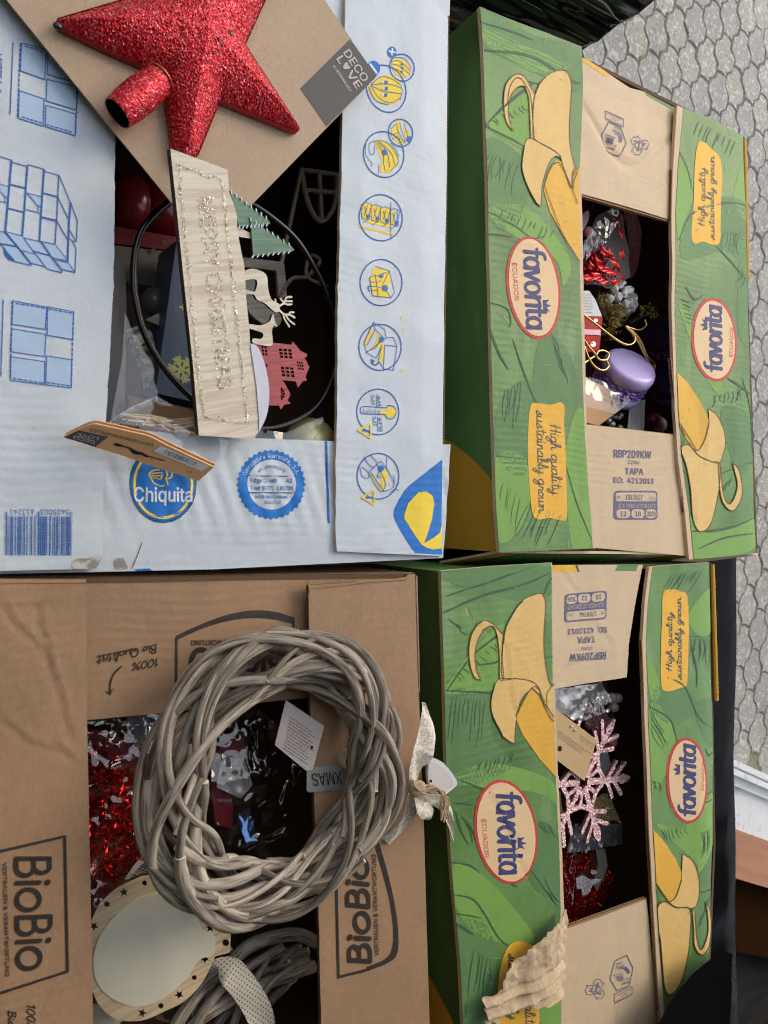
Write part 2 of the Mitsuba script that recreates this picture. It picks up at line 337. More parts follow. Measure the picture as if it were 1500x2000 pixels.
def stone_mesh(rs):
    P = flat(0.0); a, f = trimesh.creation.triangulate_polygon(g1, engine='earcut')
    o0 = np.array(g0.exterior.coords)[:-1]; o1 = np.array(g1.exterior.coords)[:-1]
    hh = .004 * (meshkit.noise(np.c_[a * 30, np.full(len(a), rs)]) - .5)
    top = trimesh.Trimesh(np.c_[a, hh], f); 
    if top.face_normals[0][2] < 0: top.invert()
    n = 40; q0 = np.array([g0.exterior.interpolate(t, True).coords[0] for t in np.arange(n) / n])
    q1 = np.array([g1.exterior.interpolate(g1.exterior.project(Point(p))).coords[0] for p in q0])
    if not g0.exterior.is_ccw: q0, q1 = q0[::-1], q1[::-1]
    v = np.vstack([np.c_[q1, np.full(n, .001)], np.c_[q0, np.full(n, -.006)], np.c_[q0, np.full(n, -.02)]]); i = np.arange(n); j = (i + 1) % n
    f2 = np.vstack([np.c_[i + n, j + n, j], np.c_[i + n, j, i], np.c_[i + 2 * n, j + 2 * n, j + n], np.c_[i + 2 * n, j + n, i + n]])
    return cat([top, trimesh.Trimesh(v, f2, process=False)])
for nm_, kf_ in (('stone_warm', (1.04, 1.01, .96)), ('stone_dull', (.94, .94, .95))): mat(nm_, two(pr(proc(lambda p, n, uv, kf_=kf_: stone_fn(p, n, uv) * mi.Color3f(*kf_)), .85)))
SM = [ply(stone_mesh(k), ('stone_grey', 'stone_warm', 'stone_dull')[k % 3]) for k in range(6)]; SMP = ply(stone_mesh(9), 'stone_pale')
ang = math.radians(-14); e1 = np.array([math.cos(ang), math.sin(ang)]); e2 = np.array([-math.sin(ang), math.cos(ang)])
far = []
for i in range(-10, 62):
    for j in range(-34, 50):
        o = np.array([1.9, .6]) + e1 * i * SW + e2 * (j * SL + (i % 2) * SL * .5)
        c = np.array([*(o + e1 * SW / 2 + e2 * SL / 2), GZ]); v = c - CAM; z = v @ CD
        px, py = 750 + FOC * (v @ CR) / z, 1000 - FOC * (v @ CU) / z
        if px < 1060 or px > 1640 or py < -140 or py > 1640 or z < 0: continue
        if .45 * c[0] + c[1] < .185: continue
        M = mi.ScalarTransform4f().translate([o[0], o[1], GZ + rng.uniform(-.0015, .001)]).rotate([0, 0, 1], math.degrees(ang) + rng.uniform(-1.2, 1.2)).rotate([1, 0, 0], rng.uniform(-.7, .7))
        hidden = px < 1500 and not ((py < 700 and px > 1090) or px > 1380)
        if hidden: continue
        far.append((z, uniq, M, SMP if abs(px - 1425) < 16 and abs(py - 75) < 24 else SM[rng.integers(6)], px, py))
far.sort(key=lambda q: (not (-20 < q[4] < 1520 and -20 < q[5] < 1560), q[0]))
for q in far[:300]:
    k = uniq('paving__stone'); scene[k] = {**q[3], 'to_world': q[2]}
rest = []
for q in far[300:]:
    v_, f_ = meshkit.WRITTEN[q[3]['filename']][:2]; M_ = np.array(q[2].matrix); rest.append(trimesh.Trimesh(v_ @ M_[:3, :3].T + M_[:3, 3], f_, process=False))

if rest: labels[obj('paving', 'far_stones', cat(rest), 'stone_grey')] = {'kind': 'stuff'}
# room behind the doorway: floor, threshold, wall and ceiling on the near side
def door(a, b, z): return W0 + nd * a + nn * b + [0, 0, z]
def prism(a0, a1, b0, b1, z0, z1):
    v = np.array([door(a, b, z) for z in (z0, z1) for a, b in ((a0, b0), (a1, b0), (a1, b1), (a0, b1))])
    return trimesh.Trimesh(v, [[0, 2, 1], [0, 3, 2], [4, 5, 6], [4, 6, 7], [0, 1, 5], [0, 5, 4], [1, 2, 6], [1, 6, 5], [2, 3, 7], [2, 7, 6], [3, 0, 4], [3, 4, 7]], process=False)
mat('dark_floor', two({'type': 'diffuse', 'reflectance': proc(lambda p, n, uv: mi.Color3f(.026, .025, .024) * (.6 + .8 * fbm(p.x * 5, p.y * 40, 0)))}))
mat('white_frame', two(pr(proc(lambda p, n, uv: mix((.62, .64, .66), (.36, .34, .31), smoothstep(.55, .85, fbm(p.x * 30, p.y * 30, p.z * 60)) * .7)), .3)))
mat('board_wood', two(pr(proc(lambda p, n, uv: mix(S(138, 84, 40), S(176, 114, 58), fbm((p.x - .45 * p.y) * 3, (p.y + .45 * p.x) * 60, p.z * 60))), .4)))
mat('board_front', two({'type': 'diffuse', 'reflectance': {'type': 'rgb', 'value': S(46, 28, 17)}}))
mat('plaster_wall', two(pr(S(150, 140, 128), .9)))
struct('floor', prism(-4.5, 2.5, -4, -.3, -.85, -.75), 'dark_floor', label='dark floor inside the doorway')
th = thing('door_threshold', 'white door frame with brown wooden board at the right edge', 'threshold')
obj(th, 'frame_rail', cat([prism(-1.5, 2, -.03, .045, -.66, -.555), prism(-1.5, 2, .0, .018, -.555, -.53), prism(-1.5, 2, .026, .045, -.555, -.534)]), 'white_frame')
for a_ in (-.62, -.18, .26): obj(th, 'screw', trimesh.creation.cylinder(.008, .004, sections=16, transform=trimesh.transformations.translation_matrix(door(a_, -.095, -.573))), 'stone_pale')
obj(th, 'frame_base', prism(-1.5, 2, -.16, -.03, -.66, -.575), 'white_frame')
obj(th, 'board', prism(-1.5, 2, -.31, -.16, -.60, -.57), 'board_wood')
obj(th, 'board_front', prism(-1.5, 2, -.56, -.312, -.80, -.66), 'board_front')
struct('ceiling', prism(-5, 3, -4.2, -.05, 1.75, 1.85), 'plaster_wall')
struct('wall', cat([prism(-5, 3, -4.2, -4.1, -.8, 1.75), prism(-3.85, -3.75, -4.2, 2.6, -.8, 1.75)]), 'plaster_wall')

def film_fn(p, n, uv): return fbm(p.x * 7 + .3 * p.y, p.y * 9, p.z * 34) * .012
mat('black_film', two({'type': 'bumpmap', 'arbitrary': proc(film_fn), 'scale': 1.0, 'bsdf': pr((.006, .006, .007), .13, specular=.6)}))
mat('film_dull', two({'type': 'diffuse', 'reflectance': {'type': 'rgb', 'value': [.006, .006, .0065]}}))
tb = thing('table', 'table draped in glossy black plastic film under the four boxes', 'table')
def table_edge(y): return 1.34 + .006 * math.sin(y * 5 + 1) + .003 * math.sin(y * 17)
ys = np.linspace(-1.1, .6, 60)
def drape(a, b):
    rows = []
    for y in ys:
        e = table_edge(y); prof = [(e - 1.9, -.004), (e - .9, -.004), (e - .25, -.004), (e - .05, -.004 + .004 * math.sin(y * 40)), (e - .012, -.006), (e - .002, -.016), (e + .006 * math.sin(y * 30), -.06), (e + .02 * math.sin(y * 23), -.2), (e + .03 * math.sin(y * 21), -.4)]
        rows.append([[x, y, z] for x, z in prof])
    return grid_mesh(np.array(rows).transpose(1, 0, 2))
mat('film_table', {'type': 'blendbsdf', 'weight': .14, 'a': two({'type': 'diffuse', 'reflectance': {'type': 'rgb', 'value': [.004, .004, .005]}}), 'b': two(pr((.004, .004, .005), .16, specular=.5))})
obj(tb, 'film_sheet', drape(0, 0), 'film_table', True)
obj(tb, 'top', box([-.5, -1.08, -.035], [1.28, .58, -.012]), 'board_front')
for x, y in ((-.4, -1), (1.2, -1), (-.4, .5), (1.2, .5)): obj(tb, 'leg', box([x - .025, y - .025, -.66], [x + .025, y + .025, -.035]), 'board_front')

# ---------------------------------------------------------------- the black wrapped block behind the boxes
wb = thing('wrapped_carton', 'carton wrapped tightly in shiny creased black film behind the green box', 'wrapped carton')
def wrapped(x0, x1, y0, y1, z0, z1):
    nx, nz = 70, 40; X = np.linspace(x0, x1, nx); Z = np.linspace(z0, z1, nz); P = np.zeros((nx, nz, 3))
    for i, x in enumerate(X):
        for j, z in enumerate(Z):
            q = z - .28 * (x - x0) * .12
            P[i, j] = [x, y0 - .022 * (meshkit.fbm(np.array([[x * 5, q * 32, 1.0]]), 3, 4)[0] - .5) - .009 * abs(math.sin(q * 48 + 2 * math.sin(x * 6))), z]
    P[-1, :, 0] = x1; P[-1, :, 1] = y0
    return cat([grid_mesh(P), box([x0, y0 + .012, z0], [x1, y1, z1])])
obj(wb, 'film_wrap', wrapped(.18, .805, .672, 1.05, -.6, .262), 'black_film', True)
obj(wb, 'film_edge', tube([[.18, .666, .11], [.4, .664, .108], [.6, .665, .104], [.8, .67, .1]], .0016, 6), 'black_film', True)

rc = random.Random(21)
for i in range(13):
    x0 = rc.uniform(.3, .72); l = rc.uniform(.07, .2); z0 = rc.uniform(.1, .25); xs = np.linspace(x0, min(x0 + l, .79), 14); t = np.linspace(0, 1, 14)
    obj(wb, 'film_crease', tube(np.c_[xs, .654 - .003 * np.sin(t * 3) + 0 * xs, z0 - .1 * (xs - x0) + .004 * np.sin(t * 9 + i)], .0026 * np.sin(np.pi * (t * .9 + .05)) + .0004, 7), 'black_film', True)
# ---------------------------------------------------------------- boxes
HT, HP = .25, .2452          # flap tops and the end panels under them
def wall_panel(p, q, zt, disp=None):
    "vertical outer face through two photo positions at height zt, seen with its outside up: u runs p->q, v up"
    A, B = at(*p, zt), at(*q, zt); return Panel([A[0], A[1], 0], B - A, [0, 0, 1], disp=disp), np.linalg.norm(B - A)
def hull(th, corners, zt, out, names, t=.004):
    c = [at(*p, zt) for p in corners]; n = len(c); cen = np.mean(c, axis=0); W = []
    for i in range(n):
        a, b = c[i], c[(i + 1) % n]; P = Panel([a[0], a[1], 0], b - a, [0, 0, 1]); L = np.linalg.norm(b - a)
        sgn = -1 if (cen - a) @ P.N > 0 else 1   # outward side
        P2 = P if sgn < 0 else P
        g = Polygon([(0, 0), (L, 0), (L, zt - .0005), (0, zt - .0005)])
        inward = t * (1 if (cen - a) @ P.N > 0 else -1)
        lo, hi = min(0, inward), max(0, inward)
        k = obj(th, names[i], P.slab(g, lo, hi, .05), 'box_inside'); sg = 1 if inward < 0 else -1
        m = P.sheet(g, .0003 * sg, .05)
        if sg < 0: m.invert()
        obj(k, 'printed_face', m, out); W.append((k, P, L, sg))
    F = flat(.003); g = Polygon([p[:2] for p in c]).buffer(-.003)
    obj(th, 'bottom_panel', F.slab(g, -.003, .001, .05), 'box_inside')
    return W
def flap(th, name, P, px, liner=None, thick=.0042, inset=None, res=.004, mat_core='pale_kraft', label=None):
    g = P.px(px); k = obj(th, name, P.slab(g, -thick, 0, res), mat_core, 40 if P.disp is None else False, label=label)
    gl = g
    if liner:
        if inset: gl = P.px(inset).intersection(g)
        obj(k, 'printed_face', P.sheet(gl, .0003, res), liner, True)
    return k, gl
def flutes(k, P, a, b, thick=.0042, wave=.0062):
    "the zigzag paper seen in a cut edge"
    A, B = P.uv([a, b]); A3, B3 = P.pt([A])[0], P.pt([B])[0]; L = np.linalg.norm(B3 - A3)
    Q = Panel(A3, B3 - A3, P.N)
    to = (CAM - (A3 + B3) / 2) @ Q.N
    if to < 0: Q = Panel(B3, A3 - B3, P.N)
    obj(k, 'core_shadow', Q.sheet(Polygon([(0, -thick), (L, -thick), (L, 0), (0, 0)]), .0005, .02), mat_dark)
    x = np.arange(0, L, .0006); y = -thick / 2 + (thick / 2 - .0007) * np.sin(x / wave * 2 * np.pi)
    obj(k, 'flute', Q.slab(unary_union([LineString(np.c_[x, y]).buffer(.00042), LineString([(0, -.0004), (L, -.0004)]).buffer(.0004), LineString([(0, -thick + .0004), (L, -thick + .0004)]).buffer(.0004)]).simplify(.0001), .0004, .0016, .05), 'cut_kraft')
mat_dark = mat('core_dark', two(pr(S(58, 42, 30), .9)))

# ======== white box
W = thing('banana_box', 'white fruit box with blue printing, filled with Christmas decorations', 'box')
hull(W, [(-60, 1114), (866, 1086), (878, 31), (-60, -60)], .2405, 'white_card', ['front_wall', 'right_wall', 'back_wall', 'left_wall'])
def roll(uv): # the right flap bends down along its outer edge
    x = uv[:, 0] - .385; return -.3 * np.clip(x, 0, 1) ** 1.25
def front_roll(uv): x = np.clip(-.014 - uv[:, 1], 0, 1); return -.05 * x
def dents(uv): return -.0006 * np.exp(-((uv[:, 1] - .02) / .03) ** 2) * np.sin(uv[:, 0] * 420 + uv[:, 1] * 150) * (.5 + meshkit.noise(np.c_[uv / .03, uv[:, 0] * 0], 5))
Pwf = flat(HP, disp=bumpy(31, .001, .03, lambda uv: front_roll(uv) + dents(uv)))
kf, gf = flap(W, 'front_panel', Pwf, [(-60, 806), (215, 836), (430, 853), (655, 862), (700, 866), (880, 868), (866, 1090), (600, 1103), (420, 1112), (200, 1117), (-60, 1122)], 'white_card', .004, mat_core='white_card')
SKIRT_W = True
kb, _ = flap(W, 'back_panel', flat(HP, disp=bumpy(32, .001)), [(-60, -60), (880, -60), (878, 30), (668, 180), (225, 180), (-60, 200)], 'white_card')
Pwl = flat(HT + .0025, disp=bumpy(33, .0015, .04, lambda uv: -.0012 * np.exp(-((uv[:, 1] - .0) / .12) ** 2) * np.exp(-((uv[:, 0] - .06) / .03) ** 2)))
jag = random.Random(3)
def ragged(a, b, n, amp): return [(a[0] + (b[0] - a[0]) * t + jag.uniform(-amp, amp), a[1] + (b[1] - a[1]) * t) for t in [i / n for i in range(n + 1)]]
kl, gl = flap(W, 'left_flap', Pwl, [(-60, -70), (228, -70)] + ragged((228, 0), (222, 560), 40, 1) + ragged((221, 570), (206, 830), 20, 1) + ragged((205, 835), (200, 1085), 12, .6) + [(188, 1111), (90, 1113), (-60, 1117)], 'white_card', mat_core='box_inside')
Pwr = flat(HT, disp=bumpy(34, .0016, .032, roll))
kr, gr = flap(W, 'right_flap', Pwr, [(676, -40), (850, 4), (880, 31), (877, 300), (873, 540), (868, 800), (866, 1087)] + ragged((864, 1086), (659, 1077), 14, .5) + ragged((657, 1060), (655, 900), 8, .8) + ragged((656, 890), (660, 560), 20, .9) + ragged((661, 550), (668, 280), 16, .8) + [(671, 100)], 'white_card')
# prints of the left flap
p = Print(Pwl, kl, gl); A = cr(0, 60, 6.25); D = cr(0, 560, 3)
cells = [A(q) for q in ([(262,160),(560,240),(545,598),(248,497)], [(582,250),(935,350),(932,640),(575,538)], [(572,595),(932,690),(930,972),(562,858)], [(235,738),(538,835),(525,1170),(225,1075)], [(560,912),(922,1020),(915,1285),(550,1175)])]
cells += [D(q) for q in ([(75,85),(272,122),(265,252),(70,222)], [(278,120),(430,150),(425,312),(275,285)], [(68,247),(268,280),(262,410),(62,382)], [(62,410),(262,440),(258,575),(60,548)], [(273,405),(420,430),(415,595),(268,575)])]
for c in cells:
    p.add('diagram_fill', 'pale_blue', c); p.ln('diagram', 'blue_ink', c, 1.7, smooth=False, closed=True)
def dash(pr_, a, b, n, w):
    a, b = np.array(a), np.array(b)
    for i in range(n): pr_.ln('diagram', 'blue_ink', [a + (b - a) * (i + .1) / n, a + (b - a) * (i + .6) / n], w, smooth=False)
for f, a, b, n in ((A, (248,165), (214,1075), 15), (A, (945,740), (920,1280), 9), (A, (265,1058), (525,1137), 5), (A, (560,1152), (890,1248), 6), (A, (300,198), (540,272), 4), (D, (71,85), (61,548), 15), (D, (92,100), (268,130), 6), (D, (283,132), (428,160), 5), (D, (429,150), (416,595), 15), (D, (75,537), (258,567), 6), (D, (275,562), (415,584), 5)):
    a, b = f([a, b]); dash(p, a, b, n, 2.6)
for f, a, b in ((A, (158,150), (122,1022)), (D, (18,80), (5,526))):
    a, b = f([a, b]); p.ln('diagram', 'blue_ink', [a, b], 1.7, smooth=False)
    for e, s in ((a, 1), (b, -1)): p.add('diagram', 'blue_ink', [e, (e[0] - 2, e[1] + 6 * s), (e[0] + 2, e[1] + 6 * s)], 1)
p.text('lettering', 'blue_ink', 'LAYERS 1-3', (-4, 107), (-6.5, 184), (4.5, 107), True)
C = cr(0, 290, 7.407)
for q in ([(85,1225),(320,1275),(500,1510),(290,1470)], [(340,1300),(560,1350),(690,1540),(480,1490)], [(590,1350),(795,1390),(960,1620),(740,1580)], [(0,1215),(60,1225),(220,1420),(0,1375)], [(25,1405),(240,1440),(430,1690),(220,1640)], [(330,1500),(510,1540),(630,1700),(460,1670)], [(520,1520),(700,1560),(880,1790),(690,1750)], [(790,1610),(980,1660),(1070,1790),(900,1750)], [(400,660),(600,710),(595,830),(540,830)], [(0,540),(130,570),(120,720),(60,710),(0,620)]): p.add('diagram_fill', 'pale_blue', C(q))
p.add('diagram', 'blue_ink', C([(40,1420),(220,1645),(120,1620),(60,1540)]), 1)
for w, q in ((1.7, [(-300,40),(0,120),(160,170),(180,205),(390,265),(410,240),(635,305),(650,340),(855,395),(1020,790),(1120,1040),(1105,1350),(1045,1340),(1100,1450),(1080,1805),(900,1760),(890,1805),(685,1755),(640,1715),(450,1670),(440,1700),(220,1645)]),
    (3.6, [(165,180),(130,580),(75,1215)]), (3.4, [(395,270),(350,900),(320,1275)]), (3.4, [(635,315),(590,990),(570,1340)]), (2.2, [(850,400),(820,1040),(795,1390)]), (3, [(150,530),(370,580)]), (3, [(120,875),(345,930)]), (3, [(630,650),(840,705)]), (2, [(605,990),(820,1040)]), (1.3, [(605,1010),(820,1060)]),
    (1.7, [(-60,510),(130,565)]), (1.7, [(390,650),(610,705)]), (1.7, [(360,885),(585,940)]), (1.7, [(-60,1200),(65,1225)]), (1.7, [(90,1215),(320,1275)]), (1.7, [(335,1300),(560,1350)]), (1.7, [(580,1345),(795,1390)]), (2, [(840,720),(1000,1040)]), (2, [(825,1060),(985,1330)]), (3.4, [(1020,790),(1000,1040),(975,1640)]), (1.7, [(815,1415),(965,1610)]), (1.7, [(1005,1180),(1090,1330)]), (1.7, [(1000,1300),(1045,1340)]),
    (1.7, [(85,1225),(290,1470),(455,1690)]), (1.7, [(60,1225),(240,1430),(440,1690)]), (3.2, [(-40,1370),(0,1390),(235,1425)]), (1.5, [(0,1390),(220,1645)]), (1.7, [(335,1300),(470,1480),(640,1710)]), (1.5, [(320,1490),(510,1540)]), (3, [(480,1495),(700,1550)]), (1.7, [(575,1345),(715,1545),(890,1790)]), (1.5, [(750,1580),(975,1640)]), (1.5, [(780,1610),(975,1660)]), (1.5, [(980,1650),(1080,1805)]), (1.5, [(600,1345),(740,1560),(895,1765)]), (1.7, [(390,650),(540,830),(600,850)]), (1.5, [(550,840),(545,920)]), (1.5, [(0,630),(70,710),(120,720)]), (1.5, [(70,710),(70,790)]), (1.5, [(-60,770),(110,800)])):
    p.ln('diagram', 'blue_ink', C(q), w, smooth=False)
rb = random.Random(8); x = 30
while x < 425:
    w = rb.choice([2, 2, 4, 6, 8]); long = x < 45 or x > 408 or 212 < x < 235
    p.add('barcode', 'blue_ink', D([(x, 1318 if long else 1345), (x + w, 1318 if long else 1345), (x + w - 3, 1574), (x - 3, 1574)]), 1); x += w + rb.choice([3, 4, 6, 9])
for t, a, b in (('5425003', 405, 238), ('613241', 200, 58)):
    q = D([(a, 1304), (b, 1304), (a, 1336)]); p.text('lettering', 'blue_ink', t, *q)
p.done()
# prints of the front panel
p = Print(Pwf, kf, gf, .0007)
p.add('chiquita_oval', 'navy_teal', ring(318, 945, 66, 77)); p.add('chiquita_oval', 'blue_solid', ring(318, 944, 62.5, 73), 1)
for a0, a1 in ((35, 145), (-48, 18), (162, 228)): p.ln('oval_band', 'yellow_ink', ring(318, 945, 56, 66, a0, a1), 5, 2, smooth=False)
B4 = cr(120, 820, 4.41); q = B4([(620, 703), (1122, 703), (620, 582)]); p.text('brand_lettering', 'white_ink', 'Chiquita', *q, bold=True, lv=2)
for q in ([(835,430),(790,435),(755,460),(755,490),(800,500),(850,510),(860,470)], [(770,465),(860,455)], [(760,482),(860,485)], [(770,510),(800,550),(850,570),(880,565)], [(890,430),(905,470),(895,510),(910,560)], [(930,430),(950,440),(945,490),(910,510)]): p.ln('figure', 'yellow_ink', B4(q), 2.6, 2)
teeth = [(529 + r * math.cos(a), 946.5 + r * 1.02 * math.sin(a)) for i in range(36) for a, r in ((i * math.pi / 18, 67.5), ((i + .5) * math.pi / 18, 63.5))]
p.add('seal', 'blue_solid', teeth); p.add('seal_centre', 'white_card', ring(529.5, 946.5, 47.5, 49), 1)
for t, a, b, c in (('Edge Crush', (488,942), (539,942.5), (488,934)), ('42', (558.5,943), (569,943), (558.5,935)), ('Test (ECT)', (488,957), (533,957.5), (488,949)), ('LBS/IN', (540.5,957.5), (570,957.5), (540.5,949.5)), ('MCS: 0800100485 -', (498,973.5), (568,974), (498,967.5)), ('1531313', (515,984), (547,984), (515,978))): p.text('seal_lettering', 'blue_ink', t, a, b, c, True, 2)
for y in (929.5, 961.8): p.ln('seal_lettering', 'blue_ink', [(482, y - .5), (577, y + .5)], 1.2, 2, smooth=False)
def arc_text(p, name, ink_, t, cx, cy, r, a0, a1, h, bold=False, lv=2):
    for i, ch in enumerate(t):
        if ch == ' ': continue
        a = math.radians(a0 + (a1 - a0) * i / (len(t) - 1)); w = math.radians(abs(a1 - a0) / (len(t) - 1)) * (.42 if ch in 'il.,t' else .8) / 2
        f = lambda an, rr: (cx + rr * math.cos(an), cy - rr * math.sin(an))
        p.text(name, ink_, ch, f(a + w, r), f(a - w, r), f(a + w, r + h), bold, lv)
arc_text(p, 'seal_rim_lettering', 'white_ink', 'Corrugadora Guatemala, S.A.', 529.5, 946.5, 52, 158, 22, 8.5)
arc_text(p, 'seal_lettering', 'blue_ink', 'BOX CERTIFICATE', 529.5, 950, 36, 130, 50, 5, True)
p.ln('stripe', 'blue_solid', [(636, 863), (638.5, 940), (641.5, 1020)], 3.6)
p.ln('pen_mark', 'black_ink', [(277, 1060), (270, 1080), (258, 1110)], 1.3)
p.add('edge_print', 'blue_solid', [(262, 1112), (292, 1110), (300, 1116), (270, 1116)])
mat('torn_paper', two(pr(proc(lambda q, n, uv: mix((.24, .23, .21), (.5, .5, .49), smoothstep(.35, .65, fbm(q.x * 160, q.y * 160, 0)))), .9)))
p.add('torn_patch', 'torn_paper', [(222, 1098), (228, 1090), (240, 1089), (246, 1100), (250, 1110), (236, 1112), (226, 1111)], 1)
p.done()
p = Print(Pwl, kl, gl); p.add('torn_patch', 'torn_paper', [(140, 1100), (150, 1090), (172, 1091), (188, 1082), (198, 1084), (197, 1098), (188, 1110), (160, 1112), (142, 1110)], 1); p.done()
# prints of the right flap
p = Print(Pwr, kr, gr); E1 = cr(640, 0, 3.572); E2 = cr(640, 540, 3.572)
def icon(cx, cy, rx, ry, ang=0): p.el('icon', 'blue_ink', (cx, cy), rx, ry, ang, 1, ring=2.0)
icon(753, 174, 37, 47, -22); icon(784, 133, 23.5, 27, -15); icon(748.6, 302, 39.5, 45, -12); icon(781.5, 260, 23, 27, -15); icon(743.6, 425.5, 42, 45, -10); icon(744, 552, 41, 45); icon(741.6, 678.6, 41, 45); icon(738, 804.6, 41, 44.5); icon(738, 930, 40.5, 44.5)
Y = lambda q, sm=True: p.add('icon_colour', 'yellow_ink', crv(q, 5, True) if sm else q)
L = lambda q, w=1.1, sm=True: p.ln('icon', 'blue_ink', q, w, 1, smooth=sm)
p.el('icon', 'blue_solid', (765, 102), 9, 11, 0, 1); p.ln('icon_sign', 'white_ink', [(759.5, 101), (770.5, 103)], 3, 2); p.ln('icon_sign', 'white_ink', [(766, 96), (764, 108)], 3, 2)
p.el('icon', 'blue_solid', (728, 135), 13, 15, 0, 1); p.ln('icon_sign', 'white_ink', [(722, 128), (733, 143)], 4.5, 2)
Y(E1([(300,590),(350,545),(420,530),(490,570),(510,620),(500,700),(440,730),(370,720),(310,680),(280,610)])); Y(E1([(445,430),(480,405),(540,430),(575,490),(560,530),(520,545),(460,510)]))
for q in ([(300,590),(370,540),(450,560),(505,600)], [(300,595),(380,590),(460,600),(505,620)], [(300,600),(380,640),(450,650),(505,660)], [(300,605),(350,680),(430,720),(500,690)], [(285,610),(330,700),(420,735)], [(505,600),(515,640),(500,700)]): L(E1(q))
for q in ([(445,430),(500,430),(575,500)], [(445,450),(500,465),(570,525)], [(450,480),(500,500),(540,545)], [(460,405),(530,410),(580,480)]): L(E1(q))
for c in ((400, 580), (403, 623), (400, 668)): p.el('icon_dot', 'blue_solid', E1([c])[0], 3.4, 3.6, 0, 2); p.el('icon_sign', 'white_ink', E1([(c[0] - 20, c[1])])[0], 2, 3.2, 0, 2)
for c in ((515, 450), (516, 478), (512, 506)): p.el('icon_dot', 'blue_solid', E1([c])[0], 2.4, 2.6, 0, 2)
Y(E1([(320,985),(370,975),(430,1010),(475,1060),(490,1140),(460,1180),(420,1205),(365,1195),(375,1130),(350,1050)]))
for q in ([(285,1005),(330,985),(400,990),(460,1050),(490,1130),(440,1190)], [(330,990),(380,1060),(390,1150),(400,1195)], [(345,990),(410,1060),(430,1170)], [(360,990),(440,1070),(465,1150)], [(260,1010),(265,1090),(305,1140),(300,1165)], [(285,1010),(290,1070),(320,1075),(325,1020)], [(440,1000),(470,1040),(495,1090)], [(355,1150),(352,1220)]): L(E1(q))
for c in ((395, 1065),): p.el('icon_dot', 'blue_solid', E1([c])[0], 5, 6, 0, 2)
Y(E1([(445,900),(480,850),(510,850),(500,930),(530,1000),(500,1005),(450,960)])); Y(E1([(530,880),(560,920),(575,960),(545,980)]))
for q in ([(440,900),(480,870),(490,920),(530,1000)], [(450,940),(490,930)], [(500,860),(520,930),(540,1000)], [(530,860),(550,930),(560,990)], [(450,975),(490,950),(500,1000)]): L(E1(q), 1)
p.el('icon_dot', 'blue_solid', E1([(563, 972)])[0], 4.5, 5, 0, 2)
Y(E1([(225,1430),(260,1415),(330,1440),(400,1450),(470,1470),(465,1560),(440,1590),(300,1560),(240,1530)]), False); p.ln('icon_colour', 'yellow_ink', E1([(222, 1582), (340, 1608), (478, 1640)]), 4, 0)
for i in range(4):
    x0 = 235 + 66 * i; y0 = 1425 + 14 * i
    for q in ([(x0, y0), (x0 + 30, y0 - 12), (x0 + 70, y0 + 5), (x0 + 45, y0 + 110), (x0 + 5, y0 + 95), (x0, y0)], [(x0 + 20, y0 + 20), (x0 + 40, y0 + 90)], [(x0 + 40, y0 + 10), (x0 + 20, y0 + 80)], [(x0 + 10, y0 + 130), (x0 + 60, y0 + 100)]): L(E1(q), 1, False)
    p.el('icon_dot', 'blue_solid', E1([(x0 + 48, y0 + 85)])[0], 3.6, 4, 0, 2)
L(E1([(440, 1410), (440, 1670)])); L(E1([(485, 1470), (490, 1580)]))
Y(E2([(290,20),(320,-60),(430,-40),(440,20),(420,100),(440,150),(380,150),(310,135)]), False)
for q in ([(290,10),(310,135),(350,140),(330,-10),(290,10)], [(330,-70),(430,-40),(465,110),(440,150),(310,135)], [(430,-40),(380,60),(440,150)], [(340,0),(410,-30)], [(345,40),(370,30)], [(350,80),(385,70)], [(300,40),(340,40)], [(305,70),(345,70)], [(305,100),(350,100)]): L(E2(q), 1.1, False)
p.el('icon_dot', 'blue_solid', E2([(397, 83)])[0], 5.5, 6, 0, 2); p.el('icon_dot', 'blue_solid', E2([(372, -2)])[0], 4, 4, 0, 2); L(E2([(300, 65), (280, 75), (290, 105)]), 2)
Y(E2([(265,530),(330,470),(350,390),(385,440),(380,490),(340,500)])); Y(E2([(365,500),(385,480),(390,540),(370,620),(345,590)]), False); Y(E2([(255,465),(310,350),(320,380),(270,480)]), False)
for q in ([(250,465),(318,320),(395,370),(405,430),(270,530),(250,465)], [(318,320),(330,370),(275,480)], [(405,430),(455,425),(480,490),(455,655),(385,645),(395,480)], [(395,480),(480,490)], [(385,640),(350,590),(375,480)], [(265,530),(335,570),(370,500)], [(330,370),(380,420),(330,500),(270,525)]): L(E2(q), 1.2, False)
p.el('icon_dot', 'blue_solid', E2([(372, 440)])[0], 5, 5.5, 0, 2); L(E2([(355, 600), (325, 620), (305, 595)]), 2.6); p.add('icon', 'blue_ink', E2([(298, 575), (300, 615), (330, 590)]), 1)
Y(E2([(360,935),(400,938),(410,915),(440,905),(470,925),(475,955),(455,985),(420,985),(400,962),(360,962)]), False)
L(E2([(400, 962), (250, 957), (230, 935), (250, 907), (400, 915), (420, 900), (460, 908), (478, 945), (455, 990), (415, 990), (400, 962)]), 1.4)
for i in range(9): L(E2([(248 + 14 * i, 957), (249 + 14 * i, 935 if i % 3 else 925)]), 1, False)
for t, a, b, c in (('15°C', (328,896), (325,826), (305,896)), ('59°F', (373,906), (370,834), (351,906)), ('13°C', (340,1042), (337,976), (317,1042)), ('55.4°F', (382,1082), (378,984), (360,1082))): p.text('icon_lettering', 'blue_ink', t, *E2([a, b, c]), True)
L(E2([(343, 822), (341, 910)]), 1.2); L(E2([(350, 978), (348, 1082)]), 1.2)
